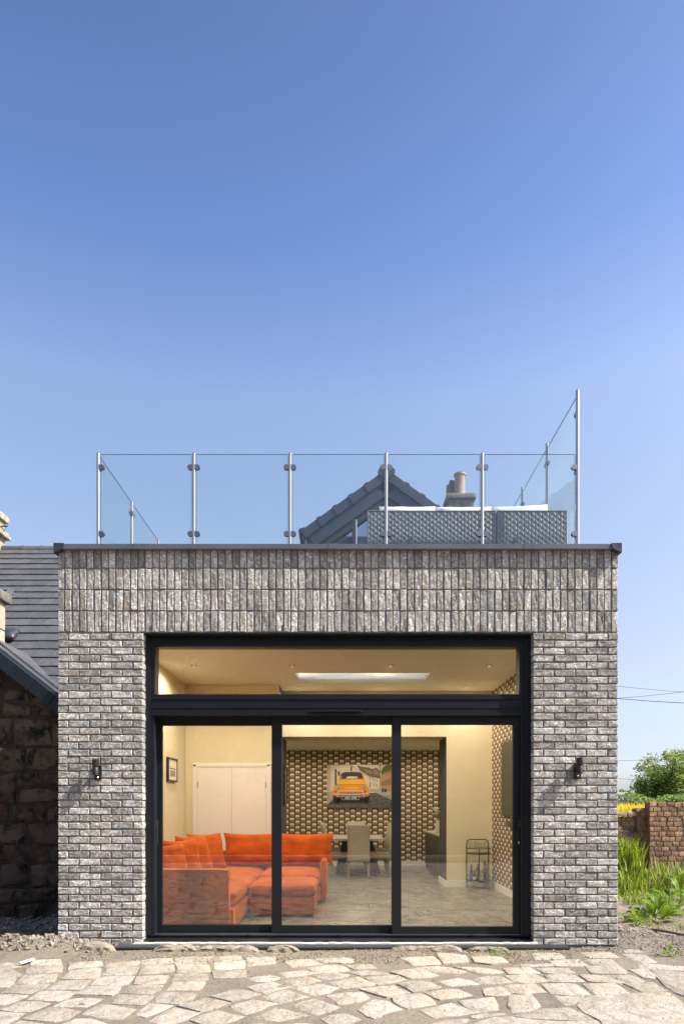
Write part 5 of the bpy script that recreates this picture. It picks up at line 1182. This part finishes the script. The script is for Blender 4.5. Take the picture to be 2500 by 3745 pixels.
ink((.075, .07, .075), [(85, 1095), (85, 1030), (230, 895), (950, 780), (1080, 780), (1400, 920), (1400, 1095)])
rr = random.Random(2)
ink((.22, .20, .19), *[[(x, y), (x + 46, y - 2), (x + 50, y + 7), (x + 4, y + 9)] for x, y in ((rr.uniform(960, 1340), rr.uniform(810, 1070)) for _ in range(60))], *[[(x, y), (x + 46, y), (x + 46, y + 7), (x, y + 8)] for x, y in ((rr.uniform(95, 900), rr.uniform(1025, 1080)) for _ in range(34))])
ink((.03, .03, .035), rect(1160, 205, 1174, 720), rect(1205, 690, 1245, 762), rect(1252, 700, 1310, 765))
ink((.008, .008, .009), [(205, 820), (330, 850), (330, 1005), (240, 1008), (212, 930)], [(850, 860), (948, 820), (945, 990), (925, 1008), (865, 1000)], rect(300, 850, 880, 985))
ink((.80, .30, .008), [(335, 512), (345, 450), (370, 380), (430, 350), (620, 338), (780, 350), (820, 390), (850, 500), (885, 590), (940, 680), (956, 770), (940, 840), (860, 872), (300, 872), (210, 832), (197, 760), (212, 670), (290, 600)])
ink((.02, .024, .06), [(345, 500), (375, 390), (440, 362), (600, 350), (770, 362), (808, 400), (830, 495), (600, 480)])
ink((.62, .60, .58), [(490, 455), (540, 442), (700, 446), (720, 474), (480, 482)], [(360, 490), (385, 430), (395, 430), (375, 492)])
ink((.90, .44, .03), [(335, 530), (600, 515), (855, 530), (880, 600), (290, 605)])
ink((.45, .12, .004), [(290, 602), (880, 606), (880, 613), (288, 610)], [(330, 770), (850, 765), (830, 800), (340, 802)], [(230, 840), (930, 838), (860, 872), (300, 872)])
ink((.85, .5, .12), [(455, 680), (540, 668), (540, 690), (460, 692)], [(600, 655), (740, 668), (738, 690), (610, 694)])
ink((.45, .45, .46), ell(308, 672, 46), ell(835, 672, 44)); ink((.12, .14, .18), ell(308, 672, 37), ell(835, 672, 35)); ink((.55, .58, .62), ell(302, 668, 17, 20), ell(828, 668, 16, 20))
ink((.75, .70, .66), rect(553, 662, 592, 716)); ink((.40, .18, .18), rect(561, 670, 584, 708))
ink((.60, .05, .01), ell(266, 756, 22, 28), ell(868, 752, 27, 27))
ink((.55, .54, .53), [(210, 795), (600, 802), (930, 790), (930, 832), (600, 850), (215, 838)]); ink((.13, .12, .12), [(215, 816), (600, 822), (928, 812), (928, 830), (600, 846), (215, 834)])
ink((.6, .58, .55), [(285, 862), (325, 745), (355, 733), (785, 733), (818, 755), (858, 866), (846, 868), (808, 764), (780, 746), (358, 746), (336, 756), (297, 866)])
ink((.55, .55, .55), rect(393, 846, 740, 924)); ink((.01, .011, .013), rect(400, 853, 733, 917))
pr.build('print', mats_, pp)
fc = bpy.data.curves.new('plate_text', 'FONT'); fc.body = 'VED 329J'; fc.align_x = 'CENTER'; fc.align_y = 'CENTER'; fc.size = .074; fc.offset = .0012
fo_ = bpy.data.objects.new('plate_text', fc); col.objects.link(fo_)
me = bpy.data.meshes.new_from_object(fo_.evaluated_get(bpy.context.evaluated_depsgraph_get())); bpy.data.objects.remove(fo_)
me.materials.clear(); me.materials.append(flat('plate_letters', (.75, .75, .73)))
tx = link('plate_lettering', me, pp, (PX0 + (567 - 85) / 1315 * (PX1 - PX0), depth[0] - .0004, PZ1_ - (886 - 205) / 890 * (PZ1_ - PZ0_)), (R(90), 0, 0)); tx.scale = (1.02, .92, 1)

# ================================================================== GARDEN TO THE RIGHT
def brick_wall(name, label, x0, x1, y0, z1, thick, bw, bh, rag=0.0, seed=0, coping=None):
    t = thing(name, label, 'garden wall', ((x0 + x1) / 2, y0 + thick / 2, 0)); rr = random.Random(seed)
    k = MB(); k.box(x0 + .012, x1 - .006, y0 + .014, y0 + thick, -.3, z1 - .02); core_ = k.build('wall_core', M['oldmortar'], t)
    vsn = []
    for q in range(5):
        a = bw - .014; h = bh - .013; b_ = MB(); b_.rbox((0, 0, -h / 2), a, .10, h, .008, 2, seed=q * 3.3); vsn.append(b_.mesh('old_brick', M['oldbrick'], False))
    r_ = 0; z = z1 - bh
    while z > .05:
        x = x0 + (bw / 2 if r_ % 2 else 0)
        if r_ % 2: x -= bw / 2
        sc_ = 1.0
        while x < x1 - .03:
            wsc = .55 if (x <= x0 + .001 and r_ % 2) else rr.choice((1, 1, 1, 1.25, .8)); L = min(bw * wsc, x1 - x)
            px = 1250 + (x + L / 2) * FPX / (y0 + D0)
            if L > .03:
                o = link('brick', rr.choice(vsn), t, (x + L / 2, y0 + .045 + rr.uniform(-.006, .006), z + bh / 2 + (rr.uniform(-rag, rag * .4) if r_ == 0 else 0)), (rr.uniform(-.02, .02), rr.uniform(-.02, .02), rr.uniform(-.03, .03))); o.scale = (L / bw, 1, 1)
            x += L
        z -= bh; r_ += 1
    if coping:
        x = x0
        while x < x1 - .05:
            L = min(rr.uniform(.45, .6), x1 - x); c = MB(); c.rbox((x + L / 2, y0 + thick / 2 - .02, z1), L - .012, thick + .07, coping, .015, 3, seed=x); c.build('coping_stone', M['sandstone'], t, smooth=True); x += L
GYB = 13.0 - D0
gx = lambda px, d=0: at(px, GYB + d)
brick_wall('garden_wall', 'taller ragged topped old red brick garden wall', gx(2373), 8.3, GYB, zt(2931, GYB), .24, .147, .0945, .012, 1)
brick_wall('garden_wall_pier', 'narrow old brick pier between the tall and the low garden wall', gx(2326, .15), gx(2377, .15), GYB + .15, zt(2953, GYB + .15), .24, .122, .0945, .006, 2)
brick_wall('garden_wall', 'low old red brick garden wall with a flat stone coping', 4.4, gx(2326, .22), GYB + .22, zt(2986, GYB + .22), .24, .140, .0945, 0, 3, zt(2969, GYB + .22) - zt(2986, GYB + .22))

# plants -----------------------------------------------------------
def blades(name, n, region, hmin, hmax, wd, mt, seed, droop=.35, zf=gh):
    rr = random.Random(seed); m = MB()
    while n > 0:
        x, y = region(rr)
        if x is None: n -= 1; continue
        z = zf(x, y) - .01; h = rr.uniform(hmin, hmax); a = rr.uniform(0, 6.283); dr = rr.uniform(.05, droop) * h; dx, dy = math.cos(a), math.sin(a); w_ = wd * rr.uniform(.6, 1.3)
        px, py = -dy * w_, dx * w_; b = rr.uniform(0, .3); px, py = px * math.cos(b) , py * math.cos(b)
        vs = []
        for t, ww in ((0, 1), (.4, 1), (.75, .8), (1, .08)):
            o = dr * t * t; drop = (.25 * h * max(0, t - .7) * (dr / max(h, .01)) * 3)
            vs += [(x + dx * o - px * ww / 2, y + dy * o - py * ww / 2, z + h * t - drop), (x + dx * o + px * ww / 2, y + dy * o + py * ww / 2, z + h * t - drop)]
        m.add(vs, [(0, 1, 3, 2), (2, 3, 5, 4), (4, 5, 7, 6)]); n -= 1
    return m.build(name, mt, smooth='all', loc=(0, 0, 0))
def reg(x0, x1, y0, y1, dens=None):
    def f(rr):
        for _ in range(30):
            x, y = rr.uniform(x0, x1), rr.uniform(y0, y1)
            if dens is None or rr.random() < dens(x, y): return x, y
        return None, None
    return f
tag(blades('tall_grass', 3600, reg(3.2, 8.6, 3.95, 5.7, lambda x, y: .25 + .75 * smooth(-.2, .3, nz(x, y, 1.1, 4))), .18, .52, .019, M['grass'], 1, .75), 'dense tall green grass and weeds growing in front of the old brick wall', 'grass', kind='stuff')
tag(blades('grass_tuft', 360, reg(4.55, 5.35, 4.55, 5.3, lambda x, y: max(0, 1 - ((x - 4.95) / .4) ** 2 - ((y - 4.9) / .4) ** 2)), .65, 1.05, .022, M['grass'], 2, .5), 'tallest arching clump of broad bladed grass below the brick pier', 'grass', kind='stuff')
M['straw'] = pm('dry_grass_stem', (.42, .33, .17), (.30, .22, .10), 5, .7, rn=.3, island=True)
tag(blades('dry_grass', 520, reg(3.2, 8.6, 3.7, 5.6), .2, .72, .008, M['straw'], 21, .7), 'thin dry straw coloured stems standing among the tall grass', 'dry grass', kind='stuff')
tag(blades('short_weeds', 1500, reg(3.05, 7, 1.0, 4.1, lambda x, y: .15 * smooth(2.6, 4.0, y) + .5 * smooth(.15, .5, nz(x, y, 1.7, 8)) ), .05, .18, .012, M['grass'], 3, .9), 'scattered short green weeds on the bare earth', 'weeds', kind='stuff')
tag(blades('yard_moss', 260, reg(1.2, 2.2, -.55, -.25, lambda x, y: math.exp(-((x - 1.55) / .18) ** 2) + .5 * math.exp(-((x - 2.0) / .1) ** 2)), .012, .05, .008, M['grass'], 5, 1.0), 'thin green moss and seedlings in the paving joints by the drain', 'moss', kind='stuff')
def leaf_mesh(L, W, seed):
    rr = random.Random(seed); vs = []; fs = []; n = 6
    for i in range(n + 1):
        t = i / n; w_ = W / 2 * math.sin(math.pi * min(1, t * .92 + .05)) ** .7 * (1 + rr.uniform(-.14, .14)); z = .35 * L * math.sin(t * 2.2) - .12 * L * t * t; x = L * t
        vs += [(x, -w_, z + .12 * W + rr.uniform(-.006, .006)), (x, 0, z - .02 * W), (x, w_, z + .12 * W + rr.uniform(-.006, .006))]
    for i in range(n):
        for j in range(2): fs.append((i * 3 + j, (i + 1) * 3 + j, (i + 1) * 3 + j + 1, i * 3 + j + 1))
    return MB().add(vs, fs).mesh('leaf', M['leaf'], True)
LF = [leaf_mesh(.24, .085, 1), leaf_mesh(.19, .075, 2), leaf_mesh(.15, .05, 3), leaf_mesh(.11, .045, 4)]
def leafy(px, py, n, s, label, h=.25):
    p = G(px, py); p.z = gh(p.x, p.y); t = thing('dock_plant', label, 'plant', p, 'broad leaved dock plants on the bare earth')
    for k in range(n):
        a = rnd.uniform(0, 6.283); r_ = rnd.uniform(0, .22) * s; o = link('leaf', rnd.choice(LF), t, p + Vector((r_ * math.cos(a), r_ * math.sin(a), rnd.uniform(.0, h) * (1 - r_ / (.3 * s)))), (rnd.uniform(-.4, .4), rnd.uniform(-.7, .25), a + rnd.uniform(-.5, .5))); q = s * rnd.uniform(.75, 1.2); o.scale = (q, q, q)
    if n > 20:
        m = MB(); 
        for k in range(3): m.tube([p, p + Vector((rnd.uniform(-.1, .1), rnd.uniform(-.1, .1), h * 1.5))], .004, 4)
        m.build('stalk', M['stem'], t)
leafy(2395, 3372, 44, 1.05, 'broadest dock plant with large glossy leaves, next to the pale stick'); leafy(2440, 3345, 40, 1.0, 'tall dock plant standing just behind the broadest dock plant', .34); leafy(2335, 3385, 26, .7, 'small leafy dock plant between the brick pier and the broadest dock plant', .15)
leafy(2486, 3300, 34, 1.05, 'upright dock plant at the end of the tall grass', .42); leafy(2300, 3250, 26, .8, 'leafy weed at the foot of the tall grass beside the extension', .22); leafy(2368, 3245, 24, .8, 'leafy weed at the foot of the tall grass in front of the brick pier', .2); leafy(2425, 3235, 26, .8, 'leafy weed at the foot of the tall grass in front of the tall wall', .24); leafy(2330, 3215, 24, .8, 'leafy weed inside the tall grass under the arching clump', .3); leafy(2470, 3215, 24, .85, 'leafy weed inside the tall grass near the upright dock plant', .34)
leafy(2445, 3500, 16, .42, 'little leafy seedling clump in the gravel by the stone slabs', .06)
# gravel, rubble, pebbles
def pebbles(name, n, region, smin, smax, mt, seed, zf=gh, emb=.3):
    rr = random.Random(seed); m = MB()
    for _ in range(n):
        x, y = region(rr)
        if x is None: continue
        s = smin + (smax - smin) * rr.random() ** 2.2; z = zf(x, y) + s * (.5 - emb); q = Matrix.Rotation(rr.uniform(0, 6.28), 3, Vector((rr.uniform(-1, 1), rr.uniform(-1, 1), rr.uniform(-1, 1))).normalized())
        pts = [(1, 0, 0), (-1, 0, 0), (0, 1, 0), (0, -1, 0), (0, 0, 1), (0, 0, -1)]
        vs = [q @ Vector((a * s * rr.uniform(.5, .95), b * s * rr.uniform(.4, .9), c * s * rr.uniform(.3, .7))) + Vector((x, y, z)) for a, b, c in pts]
        m.add(vs, [(0, 2, 4), (2, 1, 4), (1, 3, 4), (3, 0, 4), (2, 0, 5), (1, 2, 5), (3, 1, 5), (0, 3, 5)])
    return m.build(name, mt, loc=(0, 0, 0))
tag(pebbles('gravel', 5200, reg(2.15, 4.7, -.5, 1.3, lambda x, y: smooth(1.9, 2.9, x) * (1 - .8 * smooth(.3, 1.2, y)) * smooth(-.55, -.1, y + .25 * (x - 3.2))), .006, .022, M['gravel'], 1), 'loose grey and buff gravel by the right hand brick pier', 'gravel', kind='stuff')
tag(pebbles('rubble', 1500, reg(-5.4, -2.35, -.42, .5, lambda x, y: math.exp(-((y + .05) / .28) ** 2)), .010, .06, M['rubstone'], 2), 'broken stone and clods heaped beside the left hand brick pier', 'rubble', kind='stuff')
tag(pebbles('gravel', 1600, reg(-3.05, -2.45, -.22, .05, lambda x, y: math.exp(-((x + 2.85) / .2) ** 2)), .006, .018, M['gravel'], 9), 'small patch of fine gravel at the foot of the left brick pier', 'gravel', kind='stuff')
tag(pebbles('rubble', 900, reg(-5.2, -3.0, .3, 2.3), .008, .075, M['rubstone'], 3), 'dark stones on the shaded ground before the old gable wall', 'rubble', kind='stuff')
tag(pebbles('grit', 3600, reg(-3.6, 3.4, -2.7, -.3), .002, .011, M['gravel'], 4, lambda x, y: .014, .35), 'fine dark grit scattered over the paving stones', 'grit', kind='stuff')
tag(pebbles('clods', 1200, reg(3.0, 7.5, .3, 4.6), .008, .045, M['rubstone'], 6), 'clods and small stones on the rough earth by the weeds', 'clods', kind='stuff')
tag(pebbles('crumbs', 5200, reg(-2.6, 2.6, -.8, -.17, lambda x, y: .3 + .7 * smooth(-.1, .3, nz(x, y, 2.2, 3))), .003, .02, M['rubstone'], 12), 'loose sandy crumbs and small stones along the drain', 'crumbs', kind='stuff')
# single odd pieces
s = MB(); a, b = G(2337, 3403), G(2500, 3435); s.tube([a + Vector((0, 0, .03)), a.lerp(b, .5) + Vector((0, .02, .045)), b + Vector((.1, 0, .03))], [.012, .016, .011], 7); tag(s.build('stick', M['pole'], smooth=True), 'long thin bare stick lying in the gravel below the dock plants', 'stick')
s = MB(); a, b = G(76, 3537), G(126, 3521); d = (b - a).normalized(); n_ = Vector((-d.y, d.x, 0)) * .012; z_ = Vector((0, 0, .03)); s.add([a - n_ + z_, b - n_ + z_, b + n_ + z_ * 1.4, a + n_ + z_ * 1.4, a - n_ + z_ * 1.15, b - n_ + z_ * 1.15, b + n_ + z_ * 1.55, a + n_ + z_ * 1.55], [(0, 3, 2, 1), (4, 5, 6, 7), (0, 1, 5, 4), (1, 2, 6, 5), (2, 3, 7, 6), (3, 0, 4, 7)]); tag(s.build('metal_strip', flat('dull_aluminium', (.62, .63, .64))), 'small shiny metal strip lying across the paving near the rubble', 'metal strip')
s = MB(); c = G(155, 3457) + Vector((0, 0, .07)); s.add([c + Vector(v) for v in ((-.03, -.02, 0), (.025, -.03, .005), (.03, .02, .02), (-.025, .03, .03), (-.03, -.02, .006), (.025, -.03, .011), (.03, .02, .026), (-.025, .03, .036))], [(0, 3, 2, 1), (4, 5, 6, 7), (0, 1, 5, 4), (1, 2, 6, 5), (2, 3, 7, 6), (3, 0, 4, 7)]); tag(s.build('plastic_scrap', flat('blue_grey_plastic', (.30, .36, .44))), 'blue grey plastic scrap on top of the rubble heap', 'scrap')
s = MB(); c = G(632, 3458, .05); s.rbox((c.x, -.13, .034), .05, .04, .028, .012, 4, seed=4); tag(s.build('foam_lump', M['white'], smooth=True), 'white foam lump sitting on the drain grating', 'foam lump')
for px, py, w_, lb in ((2262, 3050, .30, 'dark stone block topmost of the tumbled stones by the low wall'), (2272, 3078, .34, 'dark stone block in the middle of the tumbled stones by the low wall'), (2262, 3106, .36, 'dark stone block lowest of the tumbled stones by the low wall')):
    s = MB(); p = P(px, py, 12.6); s.rbox((p.x - .05, p.y, p.z - .07), w_, .3, .15, .03, 4, seed=px); tag(s.build('stone_block', M['rubble'], smooth=True), lb, 'stone block', 'tumbled stones by the low wall')
s = MB(); p = P(2265, 3140, 12.6); s.rbox((p.x - .05, p.y, -.02), .5, .4, p.z + .14, .05, 4, seed=2); tag(s.build('stone_block', M['rubble'], smooth=True), 'large base stone carrying the tumbled stones by the low wall', 'stone block', 'tumbled stones by the low wall')

# leafy masses ------------------------------------------------------
def leaf_cloud(m, rr, c, rad, n, s, mi=0, shell=.55):
    for _ in range(n):
        d = Vector((rr.gauss(0, 1), rr.gauss(0, 1), rr.gauss(0, 1))).normalized(); r_ = (shell + (1 - shell) * rr.random())
        p = Vector(c) + Vector((d.x * rad[0], d.y * rad[1], d.z * rad[2])) * r_; a = Vector((rr.gauss(0, 1), rr.gauss(0, 1), rr.gauss(0, 1))).normalized(); b = a.orthogonal().normalized(); k = s * rr.uniform(.6, 1.35)
        m.add([p - a * k, p - b * k * .45, p + a * k, p + b * k * .45], [(0, 1, 2, 3)], mi)
def tree(name, base_, h, wd, label, group, mt, n=7000, seed=0, trunk=.3, leaf=.12, nclump=70, cat='tree'):
    rr = random.Random(seed); base_ = Vector(base_); t = thing(name, label, cat, base_, group); tk_ = MB()
    top = base_ + Vector((rr.uniform(-.1, .1) * wd, 0, h * .85)); r0 = h * .022
    tk_.tube([base_ - Vector((0, 0, .2)), base_ + Vector((0, 0, h * trunk)), base_.lerp(top, .7), top], [r0 * 1.3, r0, r0 * .55, r0 * .2], 8); tips = []
    for k in range(9):
        f = .3 + .6 * k / 9; a = k * 2.4 + rr.uniform(-.4, .4); o = base_.lerp(top, f * .95); L = wd * .5 * rr.uniform(.6, .95) * (1 - .45 * abs(f - .55)); e = o + Vector((math.cos(a) * L, math.sin(a) * L, L * rr.uniform(.15, .6))); tk_.tube([o, o.lerp(e, .5) + Vector((0, 0, .06 * L)), e], [r0 * .45, r0 * .28, r0 * .08], 5); tips += [e, o.lerp(e, .65)]
    tk_.build('trunk', M['bark'], t, smooth=True); m = MB()
    for k in range(nclump):
        if k < len(tips): c = tips[k]
        else:
            d = Vector((rr.gauss(0, 1), rr.gauss(0, 1), rr.gauss(0, 1))).normalized() * rr.uniform(.35, 1.0) ; c = base_ + Vector((d.x * wd * .46, d.y * wd * .46, h * (trunk + (1 - trunk) * .5) + d.z * h * (1 - trunk) * .48))
        s_ = wd * rr.uniform(.07, .15); leaf_cloud(m, rr, c, (s_, s_, s_ * .8), n // nclump, leaf, 0, .3)
    m.build('crown', mt, t); return t
def hedge_mass(name, x0, x1, y, z0, z1, dp, n, s, mt, label, seed, cat='hedge'):
    rr = random.Random(seed); m = MB()
    for _ in range(n):
        x = rr.uniform(x0, x1); f = rr.random(); zt2 = z1 + .10 * (z1 - z0) * nz(x, y, 1.5, seed)
        if f < .55: p = Vector((x, y - dp / 2 + .12 * rr.gauss(0, 1) * dp, rr.uniform(z0, zt2)))
        else: p = Vector((x, y + rr.uniform(-.5, .5) * dp, zt2 + rr.gauss(0, .03)))
        a = Vector((rr.gauss(0, 1), rr.gauss(0, 1), rr.gauss(0, 1))).normalized(); b = a.orthogonal().normalized(); k = s * rr.uniform(.6, 1.3); m.add([p - a * k, p - b * k * .45, p + a * k, p + b * k * .45], [(0, 1, 2, 3)])
    t = thing(name, label, cat, ((x0 + x1) / 2, y, z0)); m.build('foliage', mt, t)
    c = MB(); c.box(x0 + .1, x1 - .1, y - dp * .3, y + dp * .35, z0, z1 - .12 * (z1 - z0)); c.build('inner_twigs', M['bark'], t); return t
hedge_mass('hedge', 3.0, 17, 12.8, .2, 1.70, 1.4, 16000, .045, M['hedge_leaf'], 'long clipped green hedge running behind the garden wall', 4)
ys_ = MB(); rr = random.Random(8); ysr = thing('yellow_shrub', 'low bright yellow flowering shrub between the low wall and the hedge', 'shrub', (6.5, 8.6, 0))
for _ in range(9000):
    x = rr.uniform(4.2, 9.0); y = rr.uniform(8.0, 9.4); top = 1.44 + .07 * nz(x, y, 2.2); z = top - 1.0 * rr.random() ** 2; a = Vector((rr.gauss(0, .35), rr.gauss(0, .35), 1)).normalized(); b = a.orthogonal().normalized(); k = rr.uniform(.07, .14); p = Vector((x, y, z))
    ys_.add([p - a * k * .4, p + b * .011, p + a * k, p - b * .011], [(0, 1, 2, 3)])
ys_.build('foliage', M['yellow_leaf'], ysr); sm = MB()
for k in range(40):
    x, y = rr.uniform(4.3, 8.9), rr.uniform(8.1, 9.3); sm.tube([(x, y, -.05), (x + rr.uniform(-.1, .1), y, 1.3)], .008, 4)
sm.build('stem', M['stem'], ysr)
tz = 33.0
tree('garden_tree', (at(2455, tz - D0), tz - D0, 0), 4.15, 4.2, 'bushy broad leaved tree rising behind the clipped hedge', 'trees in the distance', M['tree_leaf'], 24000, 4, .12, .075, 170)
tree('far_tree', (at(2280, 165), 165, 0), 6.6, 4.6, 'small round far tree behind the grey roofed house', 'trees in the distance', M['tree_leaf'], 2500, 6, .2, .25, 40)
fh = thing('far_house', 'far off house with a grey slate roof just above the hedge', 'house', (at(2290, 140), 143, 0)); zr = 147.2; f = lambda px, py: P(px, py, zr)
m = MB(); a, b, c, d = f(2225, 2896), f(2322, 2896), f(2345, 2925), f(2200, 2925)
m.add([a + Vector((0, 4, 0)), b + Vector((0, 4, 0)), c, d, c + Vector((0, 8, 0)), d + Vector((0, 8, 0))], [(0, 3, 2, 1), (0, 1, 4, 5), (1, 2, 4), (0, 5, 3)]); m.build('roof', M['farroof'], fh)
MB().box(d.x + .3, c.x - .3, d.y + .4, d.y + 7.5, 0, d.z - .05).build('wall', M['farwall'], fh)
for wx in (.25, .6): MB().box(d.x + (c.x - d.x) * wx, d.x + (c.x - d.x) * wx + 1.1, d.y + .33, d.y + .41, .9, 2.0).build('window', M['screen'], fh)
m = MB(); g0, g1, g2 = f(2280, 2925), f(2305, 2899), f(2340, 2925); m.add([g0 - Vector((0, .6, 0)), g1 - Vector((0, .3, 0)), g2 - Vector((0, .6, 0)), g0 + Vector((0, 1, 0)), g1 + Vector((0, 3, 0)), g2 + Vector((0, 1, 0))], [(0, 2, 1), (0, 1, 4, 3), (1, 2, 5, 4)]); m.build('roof_hip', M['slate'], fh)
# overhead wires between poles out of sight
def wire(p0, p1, label, sag, r=.012):
    pts = []; p0 = Vector(p0); p1 = Vector(p1); 
    e0 = p0 - (p1 - p0) * .55; e1 = p1 + (p1 - p0) * .6
    for k in range(17):
        t = k / 16; p = e0.lerp(e1, t); p.z += -sag * (1 - (2 * t - 1) ** 2) + sag * .8; pts.append(p)
    o = MB().tube(pts, r, 5).build('overhead_wire', M['wire'], smooth='all'); tag(o, label, 'wire', 'overhead wires')
wire(P(2258, 2510, 38), P(2500, 2531, 42), 'uppermost overhead wire beside the extension, sloping down from it', .10); wire(P(2258, 2554, 44), P(2500, 2530, 40), 'overhead wire that rises away from the extension and crosses another', .10)
wire(P(2258, 2555, 40), P(2500, 2571, 38), 'thickest overhead wire below the crossing pair', .10, .017); wire(P(2258, 2782, 45), P(2500, 2773, 45), 'lone overhead wire passing over the bushy tree top', .10); wire(P(2258, 2847, 60), P(2345, 2854, 60), 'lowest faint overhead wire that runs into the bushy tree', .05, .014)
# trees and planting on the far side of the yard, behind the camera: seen as reflections in the glass
G2 = 'trees across the yard, mirrored in the glass'
ta = tree('yard_tree', (-9, -18, 0), 11.5, 8.5, 'tall leafy tree across the yard opposite the glazed doors', G2, M['dark_leaf'], 7500, 11, .12, .17, 60)
tb = tree('yard_tree', (-2.5, -20, 0), 10.5, 8.5, 'tall leafy tree across the yard opposite the glazed doors', G2, M['dark_leaf'], 7500, 12, .10, .17, 60)
for (src, x, y, rz, s_) in ((ta, 4, -19, 1.0, .95), (tb, 10, -18, 2.0, 1.05), (ta, -15, -17, 3.0, .9), (tb, 16, -20, 4.0, 1.0)):
    o = dup(src, None, (x, y, 0), rz); o.scale = (s_, s_, s_)
foliage_belt = hedge_mass('added_foliage_belt', -34, 34, -22, 0, 10.5, 3.0, 15000, .30, M['dark_leaf'], 'added belt of dark foliage that keeps sky out of the glass', 15, 'added_foliage_belt'); foliage_belt['kind'] = 'stuff'  # belt added behind the trees to block sky from the door reflections
hedge_mass('shrubbery', -14, 14, -13.4, 0, 1.7, 2.0, 9000, .10, M['dark_leaf'], 'dark shrubbery along the far side of the yard facing the doors', 9, 'shrubs')
